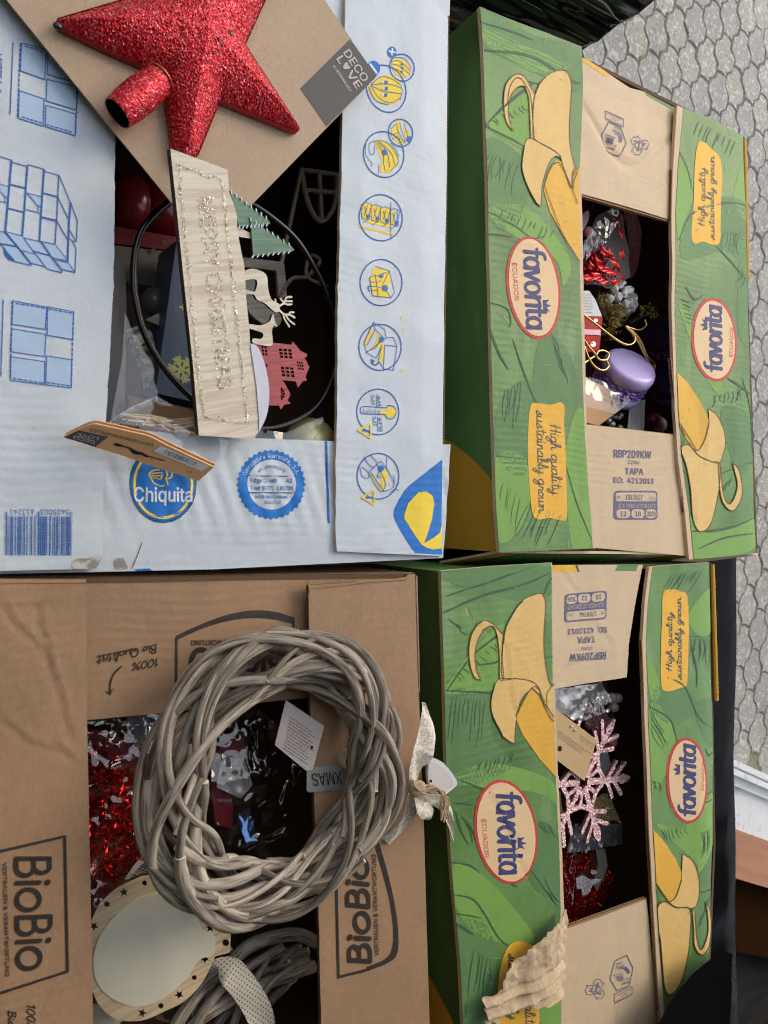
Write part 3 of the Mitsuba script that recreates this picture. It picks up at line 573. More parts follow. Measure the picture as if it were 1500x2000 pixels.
for q in ([(208,1072),(298,1025),(295,1130)], [(235,1540),(320,1490),(322,1595)]):
    p.ln('warning_triangle', 'yellow_ink', E2(q), 3, 2, smooth=False, closed=True); c = np.mean(E2(q), 0); p.ln('icon', 'blue_ink', [c + [-7, 0], c + [1, 0]], 3, 2); p.ln('icon', 'blue_ink', [c + [4.5, 0], c + [5, 0]], 3, 2)
Y(E2([(365,1365),(405,1345),(415,1400),(385,1500),(375,1440)])); Y(E2([(295,1370),(310,1370),(385,1490),(370,1500)]), False); Y(E2([(425,1430),(445,1460),(430,1465)]), False)
for q in ([(285,1370),(345,1310),(380,1300),(462,1450),(390,1500),(350,1480),(285,1370)], [(345,1315),(400,1440),(385,1498)], [(300,1365),(385,1495)], [(250,1260),(285,1310),(320,1330),(340,1300),(300,1250)], [(225,1330),(240,1390),(280,1410),(285,1370),(240,1330)], [(410,1260),(410,1350)], [(460,1390),(465,1440)], [(430,1510),(470,1480)], [(475,1460),(495,1440)], [(470,1480),(495,1495)], [(365,1340),(345,1395),(370,1400)]): L(E2(q), 1.2)
p.el('icon_dot', 'blue_solid', E2([(370, 1338)])[0], 5.5, 6, 0, 2)
p.add('corner_print', 'blue_solid', crv(E2([(830,1262),(740,1325),(640,1400),(545,1480),(490,1570),(462,1640),(470,1700),(520,1800),(570,1880),(610,1930)]), 5).tolist() + E2([(830, 1944), (830, 1262)]))
p.add('corner_leaf', 'yellow_ink', E2([(630,1505),(690,1500),(735,1530),(750,1590),(735,1680),(705,1770),(672,1858),(740,1825),(795,1785),(806,1730),(830,1660),(830,1895),(740,1905),(690,1893),(650,1870),(600,1800),(530,1685),(535,1650),(560,1580)]), 1)
for q in ((510, 285), (530, 390), (527, 365), (518, 655)): p.el('ink_spot', 'yellow_ink', E2([q])[0], 1.6, 3.2, 10, 0)
p.done()
# ======== brown box
B = thing('banana_box', 'plain brown fruit box with black printing under the willow wreath', 'box')
hull(B, [(-60, 1131), (812, 1120), (846, 2200), (-60, 2200)], .2405, 'brown_kraft', ['back_wall', 'right_wall', 'front_wall', 'left_wall'])
Pbb = flat(HP - .006, disp=bumpy(41, .0008, .07)); A = cr(0, 1100, 2.143); A2 = cr(0, 1550, 2.143); A3 = cr(280, 1200, 2.344)
def crease(lines, P, amp, w):
    ls = [P.uv(crv(l, 5)) for l in lines]
    return lambda uv: sum(-amp * np.exp(-(segd(uv, l) / w) ** 2) + .7 * amp * np.exp(-((segd(uv - [.004, .001], l)) / w) ** 2) for l in ls)
Pb0 = flat(HT)
kb, gb_ = flap(B, 'back_panel', Pbb, [(-60, 1134), (400, 1128), (790, 1119), (806, 1118), (815, 1126), (820, 1352), (607, 1362), (490, 1374), (320, 1392), (173, 1406), (-60, 1425)], 'brown_kraft', mat_core='brown_kraft')
Pbl = flat(HT + .004, disp=bumpy(42, .0007, .07, crease([A([(5,180),(60,260),(140,330),(185,400),(215,470),(245,560),(260,640),(290,715)]), A([(150,180),(160,260),(185,340),(205,420)]), A([(0,655),(50,690),(100,735),(170,765),(220,775)]), A([(225,755),(290,815)]), A([(20,186),(180,182),(360,176)]), A2([(150,920),(230,820),(300,750),(370,700)])], Pb0, (.0010), .0014)))
kl, gl = flap(B, 'left_flap', Pbl, [(-60, 1130), (60, 1131), (168, 1131.5), (170, 1400), (174, 1600), (178, 1800), (184, 2120), (-60, 2120)], 'brown_kraft', mat_core='box_inside', res=.003)
Pbr = flat(HT + .002, disp=bumpy(43, .0008, .07))
kr, gr = flap(B, 'right_flap', Pbr, ragged((602, 1143), (790, 1131), 16, .6) + [(796, 1122), (810, 1122), (815, 1300), (820, 1420), (828, 1640), (842, 2120), (630, 2120)] + ragged((628, 2100), (622, 1750), 16, .6) + ragged((621, 1740), (606, 1400), 14, .5) + ragged((605, 1390), (602, 1150), 10, .5), 'brown_kraft', mat_core='box_inside')
obj(kr, 'torn_edge', Pbr.slab(Pbr.px([(599, 1136), (606, 1146), (640, 1141), (690, 1137), (700, 1134), (760, 1131), (790, 1127), (797, 1120), (800, 1121), (792, 1132), (700, 1139), (606, 1150), (603, 1158)]), .0004, .0016), 'cut_kraft', label='torn paper fibres along the flap edge')
obj(kl, 'fold_line', tube(Pbl.pt(Pbl.uv([(-60, 1139), (60, 1137.5), (167, 1137)]), .0003), .0009, 6), 'cut_kraft')
Pfp = flat(HP - .003, disp=bumpy(44))
flap(B, 'front_panel', Pfp, [(178, 2040), (640, 2040), (640, 2150), (178, 2150)], mat_core='brown_kraft')
p = Print(Pbl, kl, gl)
p.ln('frame', 'black_ink', A2([(-60, 252), (0, 240), (270, 178), (282, 742), (0, 832), (-60, 850)]), 5.5, smooth=False)
p.hand('brand_lettering', 'black_ink', 'BioBio', *A2([(66, 258), (73, 752), (206, 258)]), 9.5, 'block', 0)
p.text('lettering', 'black_ink', 'VERTRAUEN & VERANTWORTUNG', *A2([(10, 286), (22, 764), (27, 286)]), True)
p.hand('handwriting', 'black_ink', '100%', *A2([(112, 876), (116, 990), (146, 876)]), 2.2)
p.hand('handwriting', 'black_ink', 'Bio Qualität', *A2([(34, 905), (40, 1160), (66, 905)]), 2.4)
p.done()
p = Print(Pbb, kb, gb_)
p.ln('frame', 'black_ink', A([(738, 310), (737, 420), (736, 530)]), 4.6, smooth=False)
p.add('frame', 'black_ink', np.vstack([crv(A([(735, 304), (830, 260), (950, 215), (1060, 197), (1150, 203), (1228, 226)])), crv(A([(1228, 256), (1150, 237), (1060, 229), (960, 240), (850, 272), (742, 320)]))]))
p.ln('frame', 'black_ink', A([(736, 532), (1200, 515)]), 4.6, smooth=False); p.ln('frame', 'black_ink', A([(1226, 230), (1230, 480)]), 4.6, smooth=False)
p.text('lettering', 'black_ink', 'VERTRAUEN & VERANTWORTUNG', *A([(1195, 316), (797, 322), (1195, 336)]), True)
p.hand('brand_lettering', 'black_ink', 'BioBio', *A([(1190, 355), (785, 362), (1190, 488)]), 9.5, 'block', 0)
p.hand('handwriting', 'black_ink', '100%', *A([(664, 398), (552, 418), (668, 428)]), 2.4); p.hand('handwriting', 'black_ink', 'Bio Qualität', *A([(656, 338), (408, 388), (660, 372)]), 2.6)
p.ln('arrow', 'black_ink', A([(505, 433), (478, 460), (462, 495), (458, 545)]), 4); p.add('arrow', 'black_ink', A([(436, 535), (461, 553), (475, 522), (458, 540)]))
p.done()
p = Print(Pbr, kr, gr)
p.ln('frame', 'black_ink', [(656, 1700), (658, 1800), (660, 1907), (720, 1892)], 5, smooth=False)
p.add('frame', 'black_ink', np.vstack([crv([(738, 1640), (758, 1710), (771, 1770), (777, 1820), (775, 1862), (757, 1880), (716, 1896)]), crv([(714, 1888), (752, 1872), (765, 1850), (767, 1815), (760, 1760), (746, 1705), (730, 1650)])]))
p.hand('brand_lettering', 'black_ink', 'BioBio', (722, 1882), (716, 1670), (681, 1880), 8.5, 'block', 0)
p.text('lettering', 'black_ink', 'VERTRAUEN & VERANTWORTUNG', (739, 1866), (733, 1668), (731, 1866), True)
p.done()

# ======== green boxes
ink('scuff_pale', (150, 172, 140))
def scuffs(p, n, seed, x0, x1, y0, y1):
    r = random.Random(seed)
    for i in range(n):
        x, y = r.uniform(x0, x1), r.uniform(y0, y1); a = r.choice([0, 0, 1.2, 1.9]) + r.uniform(-.4, .4); l = r.uniform(3, 16)
        p.taper('scuff', 'scuff_pale', [(x, y), (x + l / 2 * math.cos(a) + r.uniform(-1, 1), y + l / 2 * math.sin(a)), (x + l * math.cos(a), y + l * math.sin(a))], r.uniform(.6, 1.2), 5)
def leaves(p, blobs, strokes, fine):
    for i, b in enumerate(blobs): p.add('leaf', ('leaf_light', 'leaf_dark')[b[0]], crv(b[1], 5, True), 0)
    for w, q in strokes: p.taper('leaf_vein', 'leaf_line', q, w, 1)
    for w, q in fine: p.taper('leaf_vein', 'leaf_line', q, w, 1)
def hatch(x0, y0, x1, y1, n, dx, dy, w, seed, bend=6):
    r = random.Random(seed); out = []
    for i in range(n):
        t = (i + r.uniform(-.3, .3)) / n; x, y = x0 + (x1 - x0) * t, y0 + (y1 - y0) * t; k = r.uniform(.5, 1.1)
        out.append((w * r.uniform(.7, 1.3), [(x, y), (x + dx * k / 2 + r.uniform(-1, 1) * bend, y + dy * k / 2), (x + dx * k, y + dy * k)]))
    return out
def logo(p, c, rx, ry, ang, word, crown_c, crown_s, ecu, pw):
    p.el('logo_rim', 'logo_red', c, rx, ry, ang, 1); p.el('logo_field', 'logo_cream', c, rx - 5, ry - 5.5, ang, 2)
    p.hand('brand_lettering', 'logo_navy', 'favorita', *word, pw, 'logo', .12, 3)
    p.text('origin_lettering', 'logo_red', 'ECUADOR', *ecu, lv=3)
    sx = crown_s; X, Y0 = crown_c
    p.add('crown', 'logo_navy', [(X - sx * .5, Y0 - 10), (X - sx * .35, Y0 + 9), (X - sx * .7, Y0 + 12), (X + sx * .1, Y0 + 9.5), (X + sx * .8, Y0 + 13), (X + sx * .2, Y0 + 4), (X + sx * 1.1, Y0 + 1), (X + sx * .1, Y0 - 3), (X + sx * .7, Y0 - 11)] if sx > 0 else
          [(X - sx * .5, Y0 - 9), (X - sx * .5, Y0 + 9), (X + sx * .7, Y0 + 11), (X + sx * .15, Y0 + 4), (X + sx * 1.1, Y0), (X + sx * .15, Y0 - 4), (X + sx * .7, Y0 - 11)], 3)
def banana(p, body, stem, peel, curl, lines):
    p.add('banana', 'banana_yellow', stem, 1); p.add('banana', 'banana_cream', body, 2); p.add('banana_peel', 'banana_cream', curl, 2); p.add('banana_peel', 'banana_cream', peel, 3)
    for q in lines: p.ln('banana_outline', 'banana_line', q, 1.3, 4)

G = thing('banana_box', 'green fruit box with bananas printed on it, beside the paving, holding a purple macaron ornament', 'box')
c9, c10, cd = cr(860, 0, 2.344), cr(860, 500, 2.344), cr(960, 120, 6.667)
GW = hull(G, [(940, 12), (975, 1078), (1480, 1081), (1451, 267)], .2405, 'green_print', ['left_wall', 'front_wall', 'right_wall', 'back_wall'])
k, P, L_, sg = GW[0]
pw_ = Print(P, k, None, .0006) if sg > 0 else None
def side_print(W, ylo, yhi, topy):
    "the yellow field on the box's dark long side"
    k, P, L, sg = W
    a, b = P.uv([(ylo[0], ylo[1])])[0], P.uv([(yhi[0], yhi[1])])[0]
    u = np.linspace(a[0], max(b[0], L), 30); top = .243 - .25 * np.clip(1 - (u - a[0]) / .13, 0, 1) ** 1.6
    g = Polygon(list(zip(u, top)) + [(u[-1], .002), (u[0], .002)]).buffer(0).intersection(Polygon([(0, .002), (L, .002), (L, .242), (0, .242)]))
    h = .0006 * sg; m = P.sheet(g, h, .02)
    if sg < 0: m.invert()
    obj(k, 'yellow_field', m, 'side_yellow')
side_print(GW[0], (955, 720), (975, 1078), 0)
Pgl = flat(HT, disp=bumpy(51, .0012, .05, lambda uv: -.0035 * np.clip((uv[:, 1] - .44) / .06, 0, 1) ** 2))
gl_px = [(940, 10), (1045, 50), (1141, 88), (1136, 230), (1130, 370), (1134, 600), (1141, 850), (1148, 960), (1158, 1072), (975, 1079), (968, 990), (962, 800), (957, 600), (950, 320)]
kl, gl = flap(G, 'left_flap', Pgl, [(940, 10), (1141, 88), (1138, 230), (1136, 380), (1141, 600), (1146, 850), (1152, 960), (1164, 1071), (975, 1079), (968, 990), (962, 800), (957, 600), (950, 320)], 'green_print', inset=gl_px)
p = Print(Pgl, kl, gl)
leaves(p, [(0, c9([(200,560),(330,470),(420,430),(430,640),(400,690),(230,600)])), (1, c9([(190,40),(420,150),(640,220),(640,420),(430,330),(190,200)])), (0, c9([(190,120),(400,210),(600,300),(420,330),(200,190)])), (1, c9([(205,640),(380,730),(400,900),(330,1040),(230,1000)])), (0, c9([(215,960),(400,950),(590,1180),(560,1310),(520,1180),(300,1060)])), (1, c10([(450,390),(560,400),(640,620),(560,700),(430,660)])), (0, c10([(570,900),(650,700),(690,1290),(600,1330)])), (1, c10([(260,700),(390,560),(430,660),(390,1000),(260,920)])), (0, c10([(250,930),(390,930),(400,1180),(300,1310),(250,1250)]))],
    [(5, c9([(200,580),(300,480),(400,400),(430,380)])), (4, c9([(205,580),(330,640),(380,670)])), (4, c9([(190,100),(330,140),(430,180)])), (6, c9([(200,230),(420,260),(600,370),(640,380)])), (5, c9([(380,370),(450,385)])), (3, c9([(215,970),(330,1030),(420,1090),(480,1080)])), (5, c10([(220,320),(260,430),(310,520)])), (3.5, c10([(330,380),(380,530),(430,660),(470,700)])), (3, c10([(560,920),(620,1130),(690,1300)])), (3, c10([(255,915),(390,930)])), (2.5, c10([(215,210),(300,240),(320,300),(310,330)])), (3, c9([(215,1070),(300,1080),(330,1085)]))],
    hatch(*c9([(215, 560)])[0], *c9([(400, 470)])[0], 9, 14, 16, 2, 1) + hatch(*c9([(220, 700)])[0], *c9([(370, 760)])[0], 9, -12, 55, 1.5, 2) + hatch(*c9([(290, 960)])[0], *c9([(540, 1060)])[0], 10, -12, 26, 2, 3, 3) + hatch(*c10([(300, 610)])[0], *c10([(380, 560)])[0], 6, -12, 95, 1.6, 4, 4) + hatch(*c10([(500, 350)])[0], *c10([(560, 540)])[0], 8, 20, 50, 1.6, 5, 5) + hatch(*c10([(400, 1130)])[0], *c10([(560, 1190)])[0], 9, -30, 70, 1.7, 6, 6) + hatch(*c10([(290, 1040)])[0], *c10([(380, 1120)])[0], 5, -10, 60, 1.5, 7, 4))
stem = c9([(525, 735), (490, 800), (470, 870), (500, 970), (560, 1080), (640, 1200)]) + [(1136, 500), (1134, 330)] + cd([(1110, 1400), (1075, 1400), (1000, 1330)])
body = crv(cd([(800,140),(870,115),(960,125),(1005,190),(1030,300),(1025,450),(1005,700),(1000,900),(1010,1090),(1040,1250),(1075,1385)]), 5).tolist() + cd([(1040, 1470), (1030, 1650), (960, 1480), (890, 1270), (870, 1230), (700, 1120), (545, 1015)]) + crv(cd([(530,900),(525,750),(530,620),(545,480),(580,380),(630,280),(700,210)]), 5).tolist()
peel = crv(cd([(450,1020),(510,1010),(600,1060),(760,1150),(850,1215),(880,1250)]), 5).tolist() + crv(cd([(820,1240),(760,1290),(700,1420),(650,1600),(640,1700),(632,1890)]), 5).tolist() + crv(cd([(575,1850),(500,1720),(430,1560),(388,1400),(395,1280),(420,1100)]), 5).tolist()
curl = crv(cd([(500,1010),(485,700),(470,480),(435,370),(420,335),(370,330),(320,350),(260,420),(225,520),(212,650),(230,790),(278,910)]), 5).tolist() + crv(cd([(215,850),(175,760),(155,620),(150,480),(170,330),(230,230),(310,175),(380,185),(440,240),(500,350),(552,440),(530,560),(520,700),(545,1010)]), 5).tolist()
banana(p, body, stem, peel, curl, [body, peel, curl, cd([(820,1240),(880,1260)]), cd([(660,1640),(700,1500),(760,1380),(845,1320),(900,1370),(960,1480),(1040,1670),(1110,1850)]), cd([(1110,1390),(1050,1500),(1045,1640)]), cd([(1115,1430),(1070,1540),(1050,1670)]), cd([(200,560),(225,350),(300,230),(370,240),(430,320),(490,440),(525,700)]), c9([(475, 860), (560, 1080), (628, 1190)])])
logo(p, (1041, 562), 52, 101, -7, ((1022, 484), (1027, 645), (1062, 484)), (1063, 597), 11, ((999, 514), (1003, 588), (1008, 514)), 6.6)
p.add('slogan_patch', 'patch_yellow', crv(c10([(410,690),(450,675),(500,682),(545,670),(565,690),(563,760),(570,900),(573,1050),(576,1190),(560,1212),(500,1200),(440,1205),(415,1160),(402,1000),(398,850)]), 5, True), 1)
p.hand('slogan_lettering', 'script_grey', 'High quality', *c10([(500, 772), (508, 1092), (546, 772)]), 1.8, lv=2); p.hand('slogan_lettering', 'script_grey', 'sustainably grown', *c10([(436, 706), (448, 1172), (482, 706)]), 1.8, lv=2)
scuffs(p, 22, 1, 965, 1125, 60, 1070)
p.done()
Pgb = flat(HP, disp=bumpy(52, .0011, .04, lambda uv: -.004 * np.clip((uv[:, 1] - .425) / .05, 0, 1) ** 2 - .002 * np.exp(-((uv[:, 1] + .03 * np.sin(uv[:, 0] * 30) - .43) / .006) ** 2)))
kb, gb2 = flap(G, 'back_panel', Pgb, [(1110, 100), (1150, 112), (1235, 168), (1262, 176), (1330, 212), (1312, 431), (1225, 403), (1128, 377)], 'pale_kraft', res=.0028)
flutes(kb, Pgb, (1128, 378), (1312, 432))
p = Print(Pgb, kb, gb2); p.add('edge_print', 'banana_yellow', [(1141, 104), (1150, 112), (1188, 137), (1196, 146), (1186, 146), (1141, 116)]); p.add('edge_print', 'leaf_dark', [(1262, 174), (1330, 210), (1326, 217), (1268, 184)])
def hexstamp(p, c, ang, s, hx_, plate):
    "hexagonal certificate with a small plate beside it"
    def f(q): a = math.radians(ang); return [(c[0] + s * (x * math.cos(a) - y * math.sin(a)), c[1] + s * (x * math.sin(a) + y * math.cos(a))) for x, y in q]
    p.ln('stamp', 'stamp_violet', [(c[0] + x, c[1] + y) for x, y in hx_], 1.5, 1, smooth=False, closed=True)
    p.ln('stamp', 'stamp_violet', [(c[0] + x, c[1] + y) for x, y in plate], 1.1, 1, smooth=False, closed=True)
    p.ln('stamp', 'stamp_violet', f([(-20, -3), (2, -3)]), .8, 1, smooth=False)
    P0, P1, P3 = [np.array(plate[i], float) + c for i in (0, 1, 3)]
    for t_, t, w in ((.32, 'BOX MANUFACTURED BY', .08), (.62, 'CARTONS', .3), (.9, 'GUAYAQUIL ECUADOR', .1)): b_ = P0 + (P3 - P0) * t_; p.text('stamp_lettering', 'stamp_violet', t, b_ + (P1 - P0) * w, b_ + (P1 - P0) * (1 - w), b_ + (P1 - P0) * w - (P3 - P0) * .17)
    for y, t, w in ((-22, 'CERTIFICATE', 8), (-15, 'EDGE CRUSH', 9), (-10, 'TEST', 4), (14, 'E C T  48', 9), (21, 'LBS/IN', 8)): p.text('stamp_lettering', 'stamp_violet', t, *f([(-w, y), (w, y), (-w, y - 4)]), True)
    for i in range(5): p.ln('stamp', 'stamp_violet', f([(-16 + i * .6, 1 + 2.2 * i), (0, 1 + 2.2 * i)]), .9, 1, smooth=False)
    r = random.Random(2)
    for i in range(9): x, y = r.uniform(4, 15), r.uniform(-14, 0); p.add('stamp', 'stamp_violet', f([(x - 2, y - 2), (x + 2, y - 2), (x + 2, y + 2), (x - 2, y + 2)]), 1)
def recycle(p, c, ang, s, digit):
    def f(q): a = math.radians(ang); return [(c[0] + s * (x * math.cos(a) - y * math.sin(a)), c[1] + s * (x * math.sin(a) + y * math.cos(a))) for x, y in q]
    for k in range(3):
        a = math.radians(120 * k); R = lambda q: [(x * math.cos(a) - y * math.sin(a), x * math.sin(a) + y * math.cos(a)) for x, y in q]
        p.ln('recycling_mark', 'stamp_violet', f(R([(-8, -11), (-3, -20), (6, -20), (10, -13), (14, -15), (9, -3), (0, -8), (4, -10), (1, -14), (-2, -8)])), 1.0, 1, smooth=False, closed=True)
    p.ln('recycling_mark', 'stamp_violet', f(ring(0, 0, 8, 8.6)), .9, 1, smooth=False)
    p.text('recycling_mark', 'stamp_violet', digit, *f([(-3, 5.2), (3.2, 5.2), (-3, -5.5)]), True)
hexstamp(p, (1199, 272), 20, .95, [(-10.5,-34),(13,-24),(23.7,8),(11,33),(-13,24),(-23,-9)], [(-16,-56),(20,-40),(18.7,-24),(-16.5,-40)]); recycle(p, (1248, 284), 190, .95, '1'); p.done()
Pgr = flat(HT, disp=bumpy(53, .0011, .05, lambda uv: -.004 * np.clip((uv[:, 0] - .9) / .05, 0, 1) ** 2))
kr, gr = flap(G, 'right_flap', Pgr, [(1322, 206), (1390, 233), (1451, 266), (1455, 400), (1460, 540), (1466, 760), (1474, 940), (1480, 1081), (1346, 1093), (1338, 1000), (1325, 905), (1318, 800), (1315, 700), (1312, 600), (1312, 430), (1315, 330)], 'green_print', inset=[(1334, 211), (1390, 233), (1451, 266), (1455, 400), (1460, 540), (1466, 760), (1474, 940), (1480, 1081), (1355, 1093), (1346, 1000), (1332, 905), (1324, 800), (1321, 700), (1318, 600), (1319, 430), (1324, 330)])
flutes(kr, Pgr, (1315, 330), (1312, 430)); flutes(kr, Pgr, (1312, 700), (1338, 1000))
p = Print(Pgr, kr, gr)
leaves(p, [(0, c9([(1085,700),(1150,900),(1085,1100)])), (1, c9([(1150,930),(1290,900),(1400,950),(1400,1200),(1300,1150),(1100,1180)])), (0, c9([(1340,900),(1400,720),(1400,1000)])), (0, c10([(1090,230),(1180,330),(1340,700),(1420,620),(1420,500),(1370,560),(1250,620)])), (1, c10([(1370,0),(1410,60),(1420,400),(1360,330)])), (0, c10([(1110,1120),(1150,1200),(1230,1270),(1440,1200),(1440,1340),(1160,1380)])), (1, c10([(1280,700),(1400,720),(1430,930),(1380,1000),(1330,930)]))],
    [(4, c9([(1090,1100),(1150,980),(1300,930),(1400,940)])), (3, c9([(1090,690),(1130,780),(1150,880)])), (3.5, c10([(1310,560),(1360,590),(1430,640)])), (3.5, c10([(1120,140),(1160,200),(1200,180)])), (4, c10([(1110,985),(1160,1000)])), (4, c10([(1270,1000),(1440,940)])), (4, c10([(1150,1260),(1300,1250),(1440,1200)])), (3, c10([(1180,1340),(1300,1290),(1440,1270)])), (3, c9([(1250,1120),(1330,1200),(1400,1290)])), (3, c10([(1380,560),(1420,700),(1430,900)]))],
    hatch(*c9([(1180, 560)])[0], *c9([(1370, 660)])[0], 9, -12, 30, 1.6, 11, 2) + hatch(*c9([(1300, 1060)])[0], *c9([(1390, 1060)])[0], 7, -6, 45, 1.5, 12) + hatch(*c10([(1250, 640)])[0], *c10([(1400, 600)])[0], 9, -4, 26, 1.5, 13) + hatch(*c10([(1380, 60)])[0], *c10([(1410, 110)])[0], 4, -12, 30, 1.5, 14) + hatch(*c10([(1290, 1060)])[0], *c10([(1340, 1010)])[0], 6, -10, 22, 1.4, 15) + hatch(*c10([(1100, 200)])[0], *c10([(1120, 320)])[0], 6, 22, 10, 1.4, 16))
stem = c10([(1078, 528), (1130, 580), (1190, 670), (1228, 755), (1215, 830), (1185, 885), (1160, 890), (1120, 835), (1082, 760)])
peel = crv(c10([(1222,700),(1260,730),(1290,790),(1300,860),(1290,905),(1275,945),(1235,940),(1180,915),(1130,860)]), 5).tolist() + c10([(1160, 890), (1185, 880), (1210, 830), (1226, 765)])
body = crv(c10([(1088,880),(1130,865),(1180,915),(1235,940),(1272,948),(1277,1000),(1270,1080),(1250,1180),(1225,1240),(1190,1262),(1165,1240),(1150,1180),(1140,1060),(1120,960),(1096,890)]), 5).tolist()
curl = crv(c10([(1268,948),(1275,1060),(1290,1130),(1325,1166),(1355,1145),(1377,1090),(1372,1020),(1357,970),(1333,948)]), 5).tolist() + crv(c10([(1342,985),(1355,1045),(1343,1100),(1320,1135),(1300,1115),(1287,1060),(1280,955)]), 5).tolist()
banana(p, body, stem, peel, curl, [body, peel, curl, c10([(1085, 755), (1130, 830), (1165, 888)]), c10([(1095, 770), (1112, 830), (1100, 880)])])
logo(p, (1394, 664), 44.5, 82, -4, ((1407, 727), (1407, 599), (1375, 727)), (1375, 635), -9, ((1429, 697), (1431, 640), (1422, 697)), 5.6)
p.add('slogan_patch', 'patch_yellow', crv(c9([(1175,660),(1210,655),(1240,685),(1275,720),(1288,800),(1285,900),(1280,1020),(1278,1100),(1255,1124),(1200,1108),(1165,1115),(1148,1080),(1155,950),(1160,780)]), 5, True), 1)
p.hand('slogan_lettering', 'script_grey', 'High quality', *c9([(1206, 1036), (1210, 772), (1176, 1036)]), 1.6, lv=2); p.hand('slogan_lettering', 'script_grey', 'sustainably grown', *c9([(1250, 1102), (1250, 720), (1222, 1102)]), 1.6, lv=2)
scuffs(p, 14, 2, 1335, 1465, 260, 1080)
p.done()
Pgf = flat(HP, disp=bumpy(54, .0006, .06))
kf, gf = flap(G, 'front_panel', Pgf, [(1130, 828), (1230, 839), (1330, 851), (1345, 1086), (1150, 1069)], 'pale_kraft')
obj(kf, 'opening_edge', tube(Pgf.pt(Pgf.uv([(1136, 829), (1230, 840), (1318, 850)]), -.001), .0014, 6), 'cut_kraft')
def date_box(p, T, num, left, a, b, c):
    p.text('stamp_lettering', 'stamp_violet', 'RBP209KW', *T([(0, 0), (172, 6), (0, -34)]), True); p.text('stamp_lettering', 'stamp_violet', '22XU', *T([(65, 30), (117, 33), (65, 14)])); p.text('stamp_lettering', 'stamp_violet', 'TAPA', *T([(52, 78), (136, 80), (52, 50)]), True); p.text('stamp_lettering', 'stamp_violet', 'EO:  4212013', *T([(0, 116), (183, 122), (0, 92)]), True)
    R = lambda x0, y0, x1, y1, r: np.array(Polygon([(x0 + r, y0 + r), (x1 - r, y0 + r), (x1 - r, y1 - r), (x0 + r, y1 - r)]).buffer(r, 4).exterior.coords)
    p.add('date_stamp', 'stamp_violet', T(R(2, 154, 200, 286, 16)), 1)
    for q in (R(8, 162, 193, 202, 12), R(12, 238, 74, 279, 16), R(80, 238, 138, 279, 16), R(144, 238, 194, 279, 16)): p.add('date_field', 'pale_kraft', T(q), 2)
    p.text('stamp_lettering', 'stamp_violet', num, *T([(52, 194), (130, 196), (52, 172)]), True, 3); p.text('stamp_lettering', 'stamp_violet', 'OP:', *T([(12, 190), (30, 191), (12, 176)]), lv=3); p.text('stamp_lettering', 'stamp_violet', left, *T([(160, 194), (190, 195), (160, 180)]), lv=3)
    p.text('date_lettering', 'pale_kraft', 'BOX PRODUCTION DATE', *T([(20, 232), (188, 234), (20, 212)]), lv=3)
    for t, x0, x1 in ((a, 30, 56), (b, 96, 122), (c, 150, 190)): p.text('stamp_lettering', 'stamp_violet', t, *T([(x0, 270), (x1, 271), (x0, 248)]), True, 3)
p = Print(Pgf, kf, gf); date_box(p, lambda q: c10([(791 + x, 921 + y + .03 * x * 0) for x, y in q]), '1817617', 'OS 12', '12', '10', '2025'); p.done()
# front face of the lid below the flaps
def lid_face(th, a, b, drop, out_y, prints, m_='pale_kraft'):
    A_, B_ = at(*a, HP - .002), at(*b, HP - .002); P = Panel(A_ + [0, -.001, 0], B_ - A_, [0, -out_y, -drop]); 
    if P.N[1] > 0: P = Panel(B_ + [0, -.001, 0], A_ - B_, [0, -out_y, -drop])
    L = np.linalg.norm(B_ - A_); H = math.hypot(drop, out_y); k = obj(th, 'lid_skirt', P.slab(Polygon([(0, 0), (L, 0), (L, H), (0, H)]), -.003, 0, .02), m_)
    for m, x0, x1 in prints: obj(k, 'edge_print', P.sheet(Polygon([(L * (1 - x1), .002), (L * (1 - x0), .002), (L * (1 - x0), H - .002), (L * (1 - x1), H - .002)]) if P.U[0] < 0 else Polygon([(L * x0, .002), (L * x1, .002), (L * x1, H - .002), (L * x0, H - .002)]), .0008, .02), m)
lid_face(W, (-60, 1118), (866, 1086), .10, .012, [], 'white_card')
lid_face(G, (978, 1078), (1480, 1083), .10, .017, [('side_yellow', 0, .04), ('leaf_dark', .06, .46), ('side_yellow', .62, .72)])
for a, b in (((1453, 275), (1459, 545)),): obj(G, 'edge_strip', cat([tube([at(a[0], a[1], .243), at(b[0], b[1], .243)], .0035, 8)]), 'side_yellow')

H = thing('banana_box', 'green fruit box with bananas printed on it and a torn cardboard strip on its flap', 'box')
h1, h2, h7 = cr(800, 1080, 2.143), cr(800, 1550, 2.143), cr(880, 1700, 3.409)
HW = hull(H, [(861, 1117), (914, 2200), (1375, 2200), (1398, 1650), (1389, 1100)], .2405, 'green_print', ['left_wall', 'front_wall', 'right_wall', 'right_wall', 'back_wall'])
side_print(HW[0], (884, 1800), (905, 2060), 0)
Phl = flat(HT, disp=bumpy(61, .0011, .06, crease([h1([(230,230),(270,290),(330,340),(450,420)]), h2([(330,0),(380,100),(480,330),(540,400),(600,440)]), h1([(400,400),(420,600),(445,680)])], flat(HT), .0007, .002)))
kl, gl = flap(H, 'left_flap', Phl, [(861, 1115), (960, 1106), (1078, 1099), (1082, 1250), (1085, 1400), (1090, 1520), (1098, 1660), (1103, 1800), (1106, 2120), (910, 2120), (898, 1880), (882, 1700), (871, 1500), (866, 1300)], 'green_print', inset=[(861, 1115), (960, 1106), (1076, 1099), (1078, 1250), (1080, 1400), (1085, 1520), (1092, 1660), (1095, 1800), (1096, 2120), (910, 2120), (898, 1880), (882, 1700), (871, 1500), (866, 1300)])
p = Print(Phl, kl, gl)
